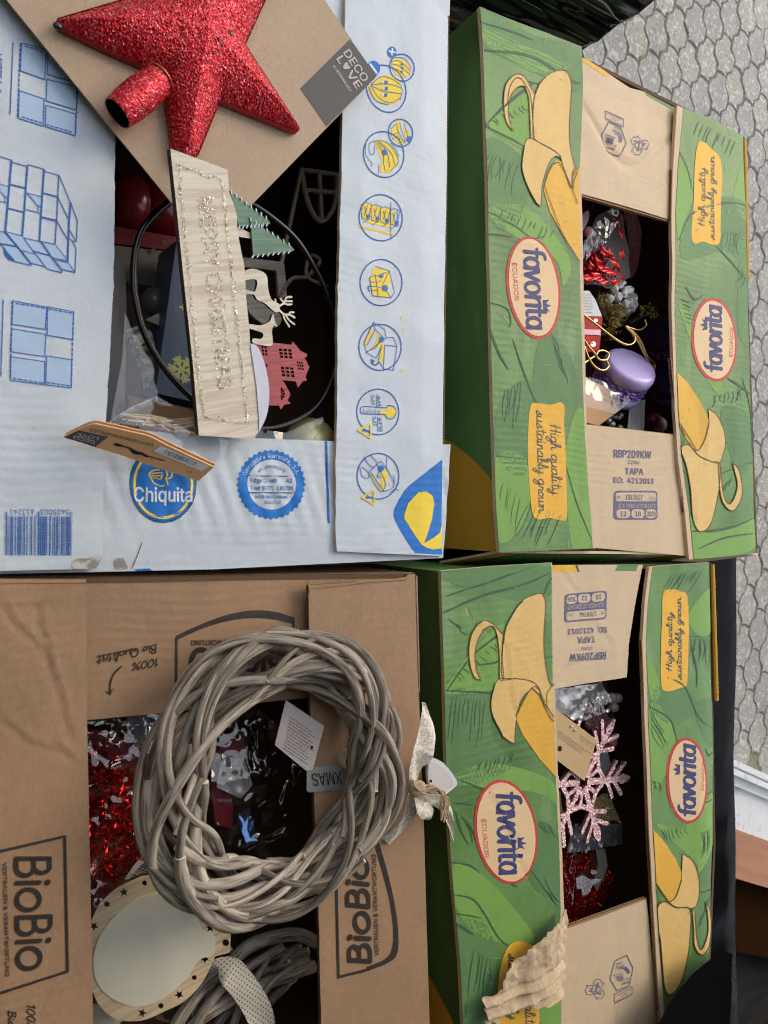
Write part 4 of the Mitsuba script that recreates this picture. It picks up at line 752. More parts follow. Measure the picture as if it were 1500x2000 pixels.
leaves(p, [(1, h1([(140,60),(590,60),(590,170),(460,200),(160,120)])), (0, h1([(145,570),(250,420),(390,300),(380,520),(330,580),(200,590)])), (1, h1([(140,600),(330,590),(340,760),(420,900),(150,960)])), (0, h1([(170,950),(300,880),(460,900),(600,960),(620,1050),(520,1000),(300,980)])), (1, h2([(530,120),(630,200),(635,480),(560,430),(490,330)])), (0, h2([(180,300),(290,330),(420,460),(520,620),(300,600),(190,470)])), (1, h2([(190,560),(330,560),(360,760),(290,900),(210,940)])), (0, h2([(540,870),(630,840),(630,990),(560,990)]))],
    [(5, h1([(140,250),(300,180),(480,130),(590,80)])), (4, h1([(150,580),(260,430),(390,330),(470,280)])), (4, h1([(150,575),(330,585),(345,580)])), (3.5, h1([(275,470),(350,460),(370,450)])), (4, h1([(560,170),(580,120),(600,100)])), (3, h1([(565,440),(600,432)])), (3.5, h1([(210,950),(300,985),(330,990)])), (3, h2([(175,285),(250,300),(290,330)])), (3.5, h2([(180,420),(260,440),(310,500),(370,600),(415,640)])), (2.5, h2([(500,310),(580,420),(625,480)])), (2.5, h2([(560,350),(600,430),(635,460)])), (5, h2([(188,540),(220,560),(265,590)])), (2.5, h2([(190,500),(250,510),(300,520)])), (3, h2([(180,35),(250,45),(270,42)])), (3, h2([(420,370),(440,385),(450,390)]))],
    hatch(*h1([(180, 600)])[0], *h1([(330, 620)])[0], 9, -10, 95, 1.7, 21, 4) + hatch(*h1([(280, 880)])[0], *h1([(450, 830)])[0], 9, -8, 26, 2, 22, 3) + hatch(*h1([(160, 270)])[0], *h1([(220, 330)])[0], 5, 22, 14, 1.5, 23) + hatch(*h1([(175, 510)])[0], *h1([(380, 360)])[0], 9, 16, 14, 1.7, 24) + hatch(*h2([(270, 650)])[0], *h2([(350, 700)])[0], 6, -12, 90, 2.2, 25, 4) + hatch(*h2([(180, 60)])[0], *h2([(250, 120)])[0], 4, 26, 70, 2, 26, 6) + hatch(*h2([(540, 110)])[0], *h2([(610, 140)])[0], 4, 14, 26, 1.7, 27) + hatch(*h1([(160, 180)])[0], *h1([(420, 90)])[0], 8, 60, -20, 2.2, 28) + hatch(*h2([(210, 900)])[0], *h2([(260, 850)])[0], 3, -4, 40, 1.6, 29))
stem = h1([(505, 560), (440, 690), (470, 760), (540, 860), (612, 940)]) + [(1083, 1400), (1080, 1340)] + h1([(580, 590)])
body = crv(h1([(500,180),(540,167),(556,180),(565,220),(558,330),(560,430),(578,530),(600,560)]), 5).tolist() + h1([(600, 700), (560, 640), (520, 545), (440, 525), (385, 522)]) + crv(h1([(385,400),(400,310),(440,235),(470,200)]), 5).tolist()
peel = crv(h1([(375,525),(440,524),(500,535),(535,560),(548,600)]), 5).tolist() + crv(h1([(510,566),(470,600),(445,670),(432,795)]), 5).tolist() + crv(h1([(390,770),(345,680),(338,620),(355,545)]), 5).tolist()
curl = crv(h1([(385,340),(340,292),(300,285),(260,330),(244,400),(250,470),(268,520),(294,530)]), 5).tolist() + crv(h1([(276,490),(270,420),(288,350),(320,308),(350,312),(366,370),(372,440),(374,524),(390,520),(380,420)]), 5).tolist()
banana(p, body, stem, peel, curl, [body, peel, curl, h1([(540, 600), (575, 650), (605, 692)]), h1([(440, 680), (500, 570), (530, 565), (560, 620)]), h1([(598, 545), (570, 590), (572, 650)])])
logo(p, (987, 1624), 61, 103, -9, ((968, 1546), (974, 1708), (1014, 1544)), (1014, 1645), 12, ((938, 1599), (944, 1674), (947, 1599)), 7)
p.add('slogan_patch', 'patch_yellow', crv([(990, 1852), (1010, 1838), (1034, 1844), (1050, 1860), (1052, 1960), (1053, 2080), (1030, 2100), (990, 2095), (972, 2050), (968, 1990), (975, 1900)], 5, True), 1)
p.hand('slogan_lettering', 'script_grey', 'High quality', (1022, 1880), (1026, 2010), (1042, 1880), 1.8, lv=2); p.hand('slogan_lettering', 'script_grey', 'sustainably grown', (992, 1862), (996, 2066), (1010, 1862), 1.8, lv=2)
scuffs(p, 22, 3, 880, 1085, 1120, 1990)
p.done()
Phb = flat(HP - .001, disp=bumpy(62, .0012, .06, crease([h1([(640,80),(690,140),(720,170)]), h1([(780,300),(850,380)]), h1([(610,540),(760,440),(900,430)])], flat(HP), .0008, .003)))
kb, gb3 = flap(H, 'back_panel', Phb, [(1070, 1104), (1255, 1103), (1240, 1180), (1228, 1260), (1224, 1323), (1150, 1334), (1075, 1347)], 'pale_kraft')
p = Print(Phb, kb, gb3); p.add('edge_print', 'banana_yellow', h1([(600, 45), (690, 45), (703, 80), (600, 80)])); p.add('edge_print', 'leaf_line', h1([(690, 45), (700, 45), (712, 80), (703, 80)])); p.add('edge_print', 'leaf_dark', h1([(875, 40), (960, 40), (945, 75), (860, 75)]))
def Tb(q): return h1([(819 - x * .88 + .02 * y, 414 - y * .9 + 14 * x / 180 + 0) for x, y in q])
date_box(p, Tb, '1759744', 'OS 8', '18', '12', '2024'); p.done()
Phr = flat(HT, disp=bumpy(63, .001, .06, lambda uv: -.006 * np.clip((uv[:, 0] - .81) / .04, 0, 1) ** 2))
hr = [(1268, 1107), (1330, 1102), (1390, 1098), (1395, 1300), (1401, 1480), (1399, 1650), (1393, 1800), (1388, 1900), (1384, 2100), (1306, 2100), (1288, 1975), (1276, 1783), (1269, 1643), (1266, 1590), (1258, 1400), (1255, 1250), (1259, 1180)]
kr, gr = flap(H, 'right_flap', Phr, hr, 'green_print', inset=hr[:9] + [(1314, 2100), (1297, 1975), (1284, 1783), (1276, 1643), (1273, 1590), (1265, 1400), (1262, 1250), (1265, 1180), (1275, 1107)])
flutes(kr, Phr, (1255, 1250), (1269, 1643)); flutes(kr, Phr, (1269, 1643), (1288, 1975))
p = Print(Phr, kr, gr)
leaves(p, [(0, h1([(985,420),(1050,560),(1010,620)])), (1, h1([(1060,530),(1160,570),(1200,650),(1100,720),(1000,640)])), (0, h1([(1000,640),(1080,690),(1110,830),(1000,1000)])), (0, h1([(1170,250),(1270,150),(1275,330),(1200,340)])), (1, h1([(1190,640),(1280,620),(1290,800),(1240,790)])), (0, h2([(1030,130),(1150,140),(1280,0),(1290,200),(1210,330),(1190,280)])), (1, h2([(1170,690),(1250,660),(1270,480),(1280,780),(1150,840)]))],
    [(3.5, h1([(1070,520),(1150,560),(1210,690),(1285,740)])), (3.5, h1([(1170,350),(1280,345)])), (3, h1([(1240,820),(1260,850),(1285,840)])), (4, h1([(1250,1010),(1290,1000)])), (3, h1([(1180,390),(1200,480),(1200,560)])), (3.5, h2([(1175,420),(1290,405)])), (3, h2([(1150,60),(1230,40),(1280,30)])), (3, h1([(1000,640),(1090,700),(1120,800)]))],
    hatch(*h1([(1180, 360)])[0], *h1([(1275, 360)])[0], 9, -4, 60, 1.7, 31) + hatch(*h1([(1100, 90)])[0], *h1([(1240, 70)])[0], 9, -28, 45, 1.3, 32, 2) + hatch(*h1([(1000, 640)])[0], *h1([(1010, 760)])[0], 5, 34, 60, 1.5, 33) + hatch(*h1([(1010, 950)])[0], *h1([(1050, 960)])[0], 4, 3, 22, 1.7, 34) + hatch(*h2([(1050, 150)])[0], *h2([(1170, 140)])[0], 8, 6, 24, 1.5, 35) + hatch(*h2([(1220, 160)])[0], *h2([(1270, 150)])[0], 6, 0, 46, 1.6, 36) + hatch(*h2([(1200, 560)])[0], *h2([(1250, 470)])[0], 6, 16, -26, 1.5, 37))
stem = h2([(1013, 145), (1060, 195), (1110, 270), (1138, 330), (1130, 400), (1105, 440), (1080, 452), (1045, 400), (1016, 350)])
peel = crv(h2([(1140,250),(1180,280),(1203,345),(1207,420),(1190,472),(1150,475),(1105,470),(1082,452)]), 5).tolist() + h2([(1110, 430), (1135, 360)])
body = crv(h2([(1025,495),(1060,450),(1110,475),(1165,478),(1172,560),(1160,680),(1130,790),(1090,838),(1065,815),(1055,720),(1045,600)]), 5, True).tolist()
curl = crv(h2([(1178,478),(1185,560),(1190,640),(1222,673),(1257,640),(1272,560),(1262,490),(1240,453)]), 5).tolist() + crv(h2([(1250,500),(1255,570),(1240,620),(1215,650),(1198,600),(1190,500)]), 5).tolist()
banana(p, body, stem, peel, curl, [body, peel, curl, h2([(1022, 365), (1060, 420), (1085, 455)]), h2([(1030, 390), (1043, 440), (1030, 495)])])
logo(p, (1341, 1524), 41.5, 84, -3, ((1356, 1594), (1355, 1455), (1325, 1594)), (1321, 1502), -9, ((1373, 1543), (1375, 1487), (1367, 1543)), 5.6)
p.add('slogan_patch', 'patch_yellow', crv(h1([(1060,165),(1100,152),(1130,160),(1160,180),(1168,300),(1165,420),(1160,545),(1130,565),(1075,578),(1050,550),(1050,400),(1055,270)]), 5, True), 1)
p.hand('slogan_lettering', 'script_grey', 'High quality', *h1([(1094, 494), (1098, 250), (1070, 494)]), 1.6, lv=2); p.hand('slogan_lettering', 'script_grey', 'sustainably grown', *h1([(1136, 530), (1134, 190), (1110, 530)]), 1.6, lv=2)
scuffs(p, 14, 4, 1272, 1390, 1120, 1850)
p.done()
for a, b in (((1391, 1102), (1399, 1368)),): obj(H, 'edge_strip', tube([at(a[0], a[1], .243), at(b[0], b[1], .243)], .003, 8), 'side_yellow')
Phf = flat(HP - .001, disp=bumpy(64, .0006, .06))
kf, gf = flap(H, 'front_panel', Phf, [(1090, 1820), (1103, 1815), (1180, 1788), (1262, 1756), (1272, 1860), (1290, 1985), (1300, 2120), (1090, 2120)], 'pale_kraft')
flutes(kf, Phf, (1103, 1815), (1262, 1756))
p = Print(Phf, kf, gf); hexstamp(p, h7([(1142, 690)])[0], -18, .92, [(-15,-26),(8,-37),(20.5,-12),(12.6,22),(-11,32),(-24.6,9)], [(-16.7,38.7),(18,23.5),(19,37.5),(-14.7,57)]); recycle(p, h7([(965, 790)])[0], 10, 1.0, '3'); p.done()
# torn strip folded back over the left flap
tp = crv([(1100, 1772), (1084, 1790), (1066, 1803), (1050, 1815), (1030, 1832), (1008, 1852), (988, 1870), (978, 1888), (971, 1905), (962, 1926), (948, 1936), (936, 1944), (939, 1968), (943, 1991), (956, 1988), (968, 1985), (991, 1968), (1020, 1958), (1053, 1947), (1075, 1942), (1091, 1934), (1096, 1890), (1098, 1847)], 3, True)
rj = random.Random(5); tp = [(x + rj.uniform(-3, 3), y + rj.uniform(-3, 3)) for x, y in tp]
A7 = flat(.256)
def torn(uv):
    e = A7.uv([(1100, 1800), (1098, 1935)]); d = np.clip((e[:, 0].mean() - uv[:, 0]) / .07, 0, 1.2)
    s = A7.uv([(965, 1925), (1097, 1865)]); tline = (s[1] - s[0]) / np.linalg.norm(s[1] - s[0]); nl = np.array([-tline[1], tline[0]]); q = (uv - s[0]) @ nl; al = (uv - s[0]) @ tline
    pulled = np.clip((-q) / .004, 0, 1)
    h = .004 + .010 * np.sin(np.clip(d, 0, 1) * np.pi * .8) + pulled * .0035 * np.sin(q * 2 * np.pi / .0125 + .6 * np.sin(al * 60))
    return h + .0065 * (meshkit.fbm(np.c_[uv / .011, np.full(len(uv), 2.0)], 4, 7) - .5)
A7.disp = torn
mat('torn_kraft', two(pr(proc(lambda q, n, uv: mi.Color3f(.53, .41, .27) * (.8 + .35 * fbm(q.x * 70, q.y * 240, 0)) * (.85 + .3 * noise(q.x * 900, q.y * 900, 1))), .9)))
obj(H, 'torn_strip', A7.slab(Polygon(A7.uv(tp)).buffer(0), -.0012, 0, .0016), 'torn_kraft', 60, label='torn strip of bare cardboard folded back over the flap')
# ---------------------------------------------------------------- things in and on the boxes
def pts(q, z): return np.array([at(x, y, zz) for (x, y), zz in zip(q, np.zeros(len(q)) + z)])
mat('clear_film', {'type': 'thindielectric', 'int_ior': 1.6})
def crumple(q, z, amp=.008, wl=.03, seed=1, res=.0032, slope=(0, 0), octs=3):
    P = flat(z); g = P.px(q); c = np.array(g.centroid.coords[0])
    def d(uv):
        w = np.c_[uv / wl, np.full(len(uv), seed * 1.7)]; w = w + .5 * np.c_[meshkit.noise(w * .7 + 9, seed), meshkit.noise(w * .7 + 31, seed), w[:, 0] * 0]
        w = w / 1.5; r = sum((.45 if octs == 3 else .52) ** o * (1 - np.abs(2 * meshkit.noise(w * 2 ** o, seed + o) - 1)) for o in range(octs))
        return amp * (r - 1.1) + (uv - c) @ np.array(slope)
    P.disp = d; return P.sheet(g, 0, res)
def foil(name, col, rough=.22, metal=.9): return mat(name, two(pr(col, rough, metallic=metal)))
foil('red_foil', S(196, 30, 32), .24, .85); foil('gold_metal', S(206, 176, 116), .25, 1.0); foil('silver_foil', S(214, 214, 218), .32, .7); foil('purple_foil', S(150, 40, 110), .3)
mat('paper_white', two(pr(S(214, 214, 218), .7))); mat('paper_pink', two(pr(S(196, 186, 184), .7))); mat('maroon_card', two(pr(S(118, 24, 40), .45))); mat('plastic_black', two(pr((.008, .008, .009), .22, specular=.6)))
mat('ink_grey', two(pr(S(120, 116, 116), .8))); mat('hole_dark', two(pr((.006, .005, .005), .9)))
def lines_of_text(k, P, q0, q1, q2, n, seed, ink_='ink_grey', h=.0012, name='small_print'):
    "rows of tiny print: q0 first row start, q1 first row end, q2 last row start"
    r = random.Random(seed); A, B_, C_ = P.uv([q0, q1, q2]); ms = []
    for i in range(n):
        o = A + (C_ - A) * i / max(n - 1, 1); x = 0; e = r.uniform(.75, 1)
        while x < e:
            w = r.uniform(.04, .12); a, b = o + (B_ - A) * x, o + (B_ - A) * min(x + w, e)
            ms.append(LineString([a, b]).buffer(.00028, cap_style=2)); x += w + .02
    obj(k, name, P.sheet(unary_union(ms), h, .05), ink_)

# --- the kraft card with its red star
def card_fn(p, n, uv): return mi.Color3f(.40, .30, .21) * (.9 + .12 * noise(p.x * 700, p.y * 700, 0) + .1 * fbm(p.x * 40, p.y * 40, 0))
mat('card_kraft', two(pr(proc(card_fn), .7))); mat('label_grey', two(pr(S(74, 72, 74), .6))); mat('label_print', two(pr(S(176, 172, 172), .6)))
bc = thing('backing_card', 'square brown kraft card with a dark grey printed corner, under the red star', 'card')
Pc = plane3((735, 150, .2635), (408, 486, .262), (15, 0, .264), disp=bumpy(71, .0008, .12))
kc = obj(bc, 'sheet', Pc.slab(Pc.px([(735, 150), (408, 486), (-90, -128), (430, -260), (560, -110)]), -.0012, 0, .01), 'card_kraft')
lp = Pc.px([(586, 173), (637, 248), (735, 150), (683, 77)]); obj(bc, 'corner_print', Pc.sheet(lp, .0003, .01), 'label_grey')
p = Print(Pc, bc, None, .0006); E1 = cr(640, 0, 3.572)
p.text('lettering', 'label_print', 'DECO', *E1([(103, 372), (243, 580), (145, 344)]), True); p.text('lettering', 'label_print', 'L', *E1([(55, 415), (82, 455), (97, 387)]), True); p.text('lettering', 'label_print', 'VE', *E1([(124, 517), (198, 628), (166, 489)]), True)
hp = [(0, -16), (10, -24), (20, -18), (20, -4), (0, 18), (-20, -4), (-20, -18), (-10, -24)]; ca, sa = math.cos(.98), math.sin(.98)
p.add('lettering', 'label_print', E1([(122 + (x * ca - y * sa) * 1.15, 470 + (x * sa + y * ca) * 1.15) for x, y in crv(hp, 4, True)]), 1)
p.text('lettering', 'label_print', 'BY HEITMANN DECO', *E1([(30, 465), (150, 645), (44, 456)]), True); p.done()

mat('star_glitter', two(pr({'type': 'mesh_attribute', 'name': 'vertex_color'}, .38, metallic=.55, specular=.6)))
def glitter(m, seed, cols, jit=.0005):
    "loose flakes: every face its own tilt and tone"
    r = np.random.default_rng(seed); v = m.vertices + r.normal(0, jit, m.vertices.shape); f = m.faces
    V = v[f].reshape(-1, 3); F = np.arange(len(V)).reshape(-1, 3); c = np.asarray(cols)[r.integers(len(cols), size=len(f))]
    return trimesh.Trimesh(V, F, process=False), np.repeat(c, 3, axis=0)
st = thing('star_topper', 'large puffed red glitter star tree topper with a tube socket, on the kraft card', 'tree topper')
so = [(98, 50), (190, 95), (318, 152), (334, 292), (352, 335), (385, 306), (427, 201), (590, 268), (476, 93), (518, 0), (575, -120), (400, -35), (290, -170), (296, -12), (112, 42)]
Ps = flat(.267); sp = Polygon(Ps.uv(so)).buffer(-.003).buffer(.003, 4); ring_ = np.array(sp.exterior.coords)
def puff(uv): d = segd(uv, ring_); return .003 + .015 * (1 - np.exp(-d / .01)) + .22 * d
Ps.disp = puff; sm = Ps.sheet(sp, 0, .0009)
reds = [S(206, 28, 42), S(186, 16, 32), S(196, 24, 38), S(166, 12, 28), S(216, 50, 64), S(122, 10, 22), S(238, 120, 128)]
gm, gc = glitter(sm, 1, reds, .00023); obj(st, 'star', gm, 'star_glitter', color=gc)
rim = np.array([Ps.O + [a, b, 0] for a, b in ring_]); 
w_ = [[[*x[:2], z] for z in (.2655, .2715)] for x in rim]; obj(st, 'edge', grid_mesh(np.array(w_)), mat('star_edge', two(pr(S(150, 16, 26), .5))))
a, b = at(318, 150, .281), at(229, 222, .2795); ax = norm(b - a); L = np.linalg.norm(b - a)
prof = [(0, .0088), (.06, .0098), (.2, .0107), (.5, .0119), (.8, .0116), (.97, .0106), (1.0, .0101)]
tt = np.linspace(0, 1, 40); rr = np.interp(tt, *zip(*prof)); tb_ = tube([a + ax * L * t for t in tt], rr, 60, False)
gm, gc = glitter(tb_, 2, reds, .00014); obj(st, 'socket', gm, 'star_glitter', color=gc)
inn = tube([a + ax * L * t for t in (.2, .6, .999)], [.009, .0096, .0096], 40, False); inn.invert(); obj(st, 'socket_inside', cat([inn, tube([a + ax * L * .996, a + ax * L * 1.001], [.0095, .0103], 40, False)]), 'plastic_black')
obj(st, 'collar', tube(np.array([a + ax * L * .05 + 0.0105 * (math.cos(t) * norm(np.cross(ax, [0, 0, 1])) + math.sin(t) * np.cross(ax, norm(np.cross(ax, [0, 0, 1])))) for t in np.linspace(0, 6.28, 40)]), .0007, 6), 'gold_metal')
obj(st, 'worn_tip', ball(at(113, 51, .2725), .0024, 2, (1.3, 1, .8)), 'plastic_black')
for q in ((430, 95), (405, 112), (412, 122), (398, 135)):
    P_ = flat(.29); 
    k_ = Ps.uv([q]); obj(st, 'bare_spot', ball(Ps.pt(k_, .0004)[0], .0022 if q[0] == 430 else .0012, 2, (1, 1, .4)), 'plastic_black')

# --- wooden sign with winter scene and hoop
def birch_fn(p, n, uv):
    g = fbm((p.x + .02 * p.y) * 22, (p.y - .25 * p.x) * 420, 1.0); f = noise((p.x) * 60, (p.y - .25 * p.x) * 1400, 2.0)
    return mix((.6, .52, .41), (.74, .68, .57), smoothstep(.25, .65, g)) * (.93 + .12 * f)
mat('birch', two(pr(proc(birch_fn), .6))); mat('burnt_edge', two(pr(S(58, 40, 30), .75)))
def stain(name, c): return mat(name, two(pr(proc(lambda p, n, uv: mi.Color3f(*c) * (.78 + .4 * noise(p.x * 60, (p.y - .2 * p.x) * 900, 2.0))), .6)))
stain('pine_green', S(112, 142, 122)); stain('barn_red', S(176, 88, 92)); mat('snow_paint', two(pr(S(208, 212, 228), .6)))
sg_ = thing('wooden_sign', 'pale wooden sign with stippled lettering, green trees, deer and pink house in a black hoop', 'sign')
F2 = cr(200, 280, 3)
Pb_ = plane3((333, 290, .304), (445, 332, .302), (388, 852, .264))
bq = F2([(398,30),(735,155),(742,280),(775,375),(790,430),(789,480),(800,560),(815,640),(832,720),(838,800),(842,900),(852,1000),(862,1100),(866,1180),(900,1400),(915,1600),(914,1690),(890,1731),(565,1712),(530,1290),(480,830),(440,430)])
kb_ = obj(sg_, 'board', Pb_.sheet(Pb_.px(bq), 0, .02), 'birch'); obj(sg_, 'board_edge', Pb_.slab(Pb_.px(bq), -.0075, -.0002, .02, False), 'burnt_edge')
def stipple(P, polyl, gap, size, seed, h=.0006, spread=.0009):
    r = np.random.default_rng(seed); V, F = [], []
    for l in polyl:
        g = LineString(l); n = max(int(g.length / gap), 1)
        for t in np.arange(n) / n:
            c = np.array(g.interpolate(t, True).coords[0]) + r.normal(0, spread, 2); s = size * r.uniform(.6, 1.3); a = r.uniform(0, 6.28)
            q = np.array([c + s * np.array([math.cos(a + k * 2.1), math.sin(a + k * 2.1)]) for k in range(3)]); v = P.pt(q, h + r.uniform(-.0002, .0004, 3)); F.append([len(V), len(V) + 1, len(V) + 2]); V += v.tolist()
    return trimesh.Trimesh(np.array(V), np.array(F), process=False)
bl = [Pb_.uv(F2(q)) for q in ([(445,130),(470,420),(515,850),(560,1350),(597,1612)], [(445,130),(570,175),(697,218)], [(700,230),(735,560),(775,950),(810,1250),(848,1632)], [(597,1612),(720,1625),(848,1632)])]
mat('silver_glitter', two(pr(S(226, 214, 190), .35, metallic=.4)))
sil = [S(246, 240, 226), S(214, 200, 172), S(110, 96, 74), S(236, 226, 204), S(160, 144, 116)]
stm = stipple(Pb_, bl, .00042, .0006, 5, spread=.00065); obj(kb_, 'border', stm, 'star_glitter', color=np.repeat(np.array(sil)[np.random.default_rng(1).integers(5, size=len(stm.faces))], 3, axis=0))
A_, B_, C_ = Pb_.uv(F2([(560, 325), (680, 1440), (648, 318)])); gv, gf_ = glyphs('MERRY CHRISTMAS', False)
ee = np.sort(gf_[:, [0, 1, 1, 2, 2, 0]].reshape(-1, 2), axis=1); ue, cnt = np.unique(ee, axis=0, return_counts=True)
ls = [np.array([A_ + gv[i, 0] * (B_ - A_) + gv[i, 1] * (C_ - A_) for i in e]) for e in ue[cnt == 1]]
stm = stipple(Pb_, ls, .0007, .00056, 6, spread=.00035); obj(kb_, 'lettering', stm, 'star_glitter', color=np.repeat(np.array(sil)[np.random.default_rng(2).integers(5, size=len(stm.faces))], 3, axis=0))
Pl_ = Panel(Pb_.O - Pb_.N * .012, Pb_.U, Pb_.V)
def cut(name, q, m, holes=(), t=.0035, lift=0.0, parent=sg_):
    g = Pl_.px(q) if isinstance(q, list) else q
    for h_ in holes: g = g.difference(Pl_.px(h_))
    k = obj(parent, name, Pl_.sheet(g, lift, .02), m); obj(k, 'cut_edge', Pl_.slab(g, lift - t, lift - .0002, .02, False), 'burnt_edge'); return k
def saw(a, b, n, d, back=.35):
    a, b = np.array(a, float), np.array(b, float); e = b - a; nl = np.array([e[1], -e[0]]) / np.linalg.norm(e); out = []
    for i in range(n): out += [tuple(a + e * i / n), tuple(a + e * (i - back) / n + nl * d)]
    return out
for base0, tip, base1, n in (((752, 296), (985, 468), (800, 485), 8), ((865, 455), (1122, 625), (880, 655), 8)):
    q = saw(base0, tip, n, 15) + [tip] + saw(base1, tip, n, -15)[::-1]; k = cut('tree', F2(q), 'pine_green', lift=.001 if base0[0] == 865 else 0)
    sn = [Pl_.px(F2([base, tuple(np.array(base) * .5 + np.array(q2) * .5), q2, tuple(np.array(base) * .3 + np.array(q2) * .7 + 3)])).buffer(.0003) for base, q2 in list(zip(saw(base0, tip, n, 15)[::2], saw(base0, tip, n, 15)[1::2])) + list(zip(saw(base1, tip, n, -15)[::2], saw(base1, tip, n, -15)[1::2]))]
    obj(k, 'snow', Pl_.sheet(unary_union(sn), .0015, .02), 'snow_paint')
cut('trunk', F2([(740, 470), (800, 490), (882, 530), (884, 560), (800, 545), (740, 520)]), 'birch', lift=-.001)
win = []
for x0, y0, dx, dy, nx, ny in ((1033, 1202, 27, 20, 3, 3), (1045, 1308, 27, 21, 3, 3), (930, 1186, 18, 20, 2, 3), (943, 1290, 13, 26, 2, 1), (1138, 1276, 13, 18, 3, 3)):
    for i in range(nx):
        for j in range(ny): x, y = x0 + i * dx + j * 3, y0 + j * dy + i * 2; win.append(F2([(x, y), (x + dx * .72, y + 1), (x + dx * .72 + 2, y + dy * .75), (x + 2, y + dy * .72)]))
for k in range(5):
    a0, a1 = math.radians(-80 + 33 * k), math.radians(-80 + 33 * k + 26); win.append(F2([(1042 + 6 * math.cos(a0), 1467 + 8 * math.sin(a0)), (1042 + 27 * math.cos(a0), 1467 + 40 * math.sin(a0)), (1042 + 27 * math.cos(a1), 1467 + 40 * math.sin(a1)), (1042 + 6 * math.cos(a1), 1467 + 8 * math.sin(a1))]))
cut('house', F2([(880,1180),(1000,1168),(1110,1180),(1115,1160),(1160,1215),(1200,1235),(1197,1252),(1183,1254),(1213,1310),(1190,1368),(1198,1390),(1175,1393),(1145,1433),(1135,1395),(1050,1387),(1065,1400),(1102,1470),(1085,1505),(1103,1525),(1065,1531),(1045,1560),(1035,1536),(970,1536),(930,1300)]), 'barn_red', win)
dz = Pl_.px(F2(crv([(815,760),(870,735),(935,752),(963,785),(968,850),(985,910),(1010,930),(1035,945),(1032,985),(1003,985),(950,938),(905,918),(880,885),(800,885),(800,862),(840,858),(890,868),(903,805),(860,797),(800,808)], 3, True).tolist()))
hx = lambda q, w: LineString(Pl_.uv(crv(F2(q), 4))).buffer(w * Pl_.sc((500, 600)) / 2)
dz = unary_union([dz, hx([(1015,950),(1010,915)], 3.5), hx([(1025,960),(1060,935),(1075,905),(1105,900)], 4), hx([(1060,935),(1040,910)], 3.5), hx([(1065,925),(1090,925),(1108,925)], 3.5), hx([(1060,938),(1085,945),(1105,943)], 3.5), hx([(1025,970),(1060,1000),(1095,1005),(1122,1020)], 4), hx([(1055,998),(1065,1030),(1092,1073)], 3.5), hx([(1070,1005),(1090,1035),(1122,1060)], 3.5), hx([(1090,1005),(1098,990),(1118,990)], 3.5)])
cut('deer', dz, 'birch', lift=.001)
cut('fawn', F2(crv([(850,1058),(920,1066),(975,1045),(990,1010),(1000,1003),(1006,1038),(1022,1075),(1002,1068),(990,1100),(993,1182),(930,1182),(880,1170),(880,1142),(928,1145),(937,1112),(880,1092),(850,1080)], 3, True).tolist()), 'birch', lift=.001)
obj(sg_, 'snow_hill', Pb_.sheet(Pb_.px(F2(crv([(864,1172),(905,1190),(945,1280),(970,1400),(974,1500),(958,1600),(915,1692)], 5).tolist() + [(914, 1600), (900, 1420)])), .0009, .02), 'snow_paint')
rp = F2([(375,355),(250,480),(200,600),(185,700),(183,800),(190,900),(240,1100),(350,1300),(500,1470),(640,1570),(780,1650),(950,1672),(1100,1640),(1250,1550),(1340,1400),(1372,1250),(1370,1050),(1310,860),(1240,720),(1150,580),(1050,480),(900,370),(750,298),(600,275),(470,300)])
cl = crv(rp, 6, True); obj(sg_, 'hoop', tube(pts(np.vstack([cl, cl[:1]]), .226), .0026, 10, False), 'plastic_black', True)

# --- gift tag bag with folded kraft header
tgb = thing('gift_tag_bag', 'clear bag of twine gift tags with a kraft header card, beside the Chiquita oval', 'bag')
K4 = cr(120, 820, 4.41)
Ph_ = plane3((124, 854, .275), (417, 913, .275), (324, 870, .284)); hq = crv(K4([(20,150),(150,85),(270,38),(380,55),(600,105),(760,145),(900,215),(1100,310),(1312,408)]), 3).tolist() + K4([(1180, 528), (860, 425), (560, 320), (290, 236), (150, 190)])
obj(tgb, 'header', Ph_.slab(Ph_.px(hq), -.0012, 0, .01), mat('header_kraft', two(pr(S(208, 164, 118), .7))))
Ph2 = Panel(Ph_.O - .006 * Ph_.N, Ph_.U, Ph_.V); obj(tgb, 'header_back', Ph2.slab(Ph2.px([(a + 3, b - 6) for a, b in hq]), -.001, 0, .02), 'header_kraft')
obj(tgb, 'header_print', Ph_.sheet(Ph_.px(K4([(22, 150), (150, 88), (400, 145), (288, 233), (150, 188)])), .0003, .02), 'label_grey')
obj(tgb, 'hanging_slot', Ph_.sheet(Ph_.px(K4(crv([(452,205),(480,198),(540,222),(590,235),(640,262),(700,280),(740,302),(830,330),(888,345),(870,350),(760,318),(720,318),(690,298),(640,296),(600,275),(580,245),(520,228),(470,222)], 2, True).tolist())), .0004, .02), 'hole_dark')
kst = obj(tgb, 'price_sticker', Ph_.sheet(Ph_.px(K4([(792, 265), (855, 218), (1272, 395), (1205, 438)])), .0005, .02), 'paper_white')
p = Print(Ph_, tgb, None, .0006)
p.text('lettering', 'label_print', 'DECO', *K4([(290, 178), (105, 128), (283, 205)]), True, 0); p.text('lettering', 'label_print', 'LOVE', *K4([(322, 145), (142, 108), (312, 172)]), True, 0); p.text('lettering', 'black_ink', 'GESCHENKANHÄNGER', *K4([(800, 205), (250, 66), (785, 228)]), lv=0); p.text('lettering', 'black_ink', '12', *K4([(1125, 442), (1078, 432), (1120, 458)]), lv=0); p.done()
rb = random.Random(4); x = 0; ms = []
A_, B_, C_ = Ph_.uv(K4([(868, 283), (1140, 392), (905, 252)]))
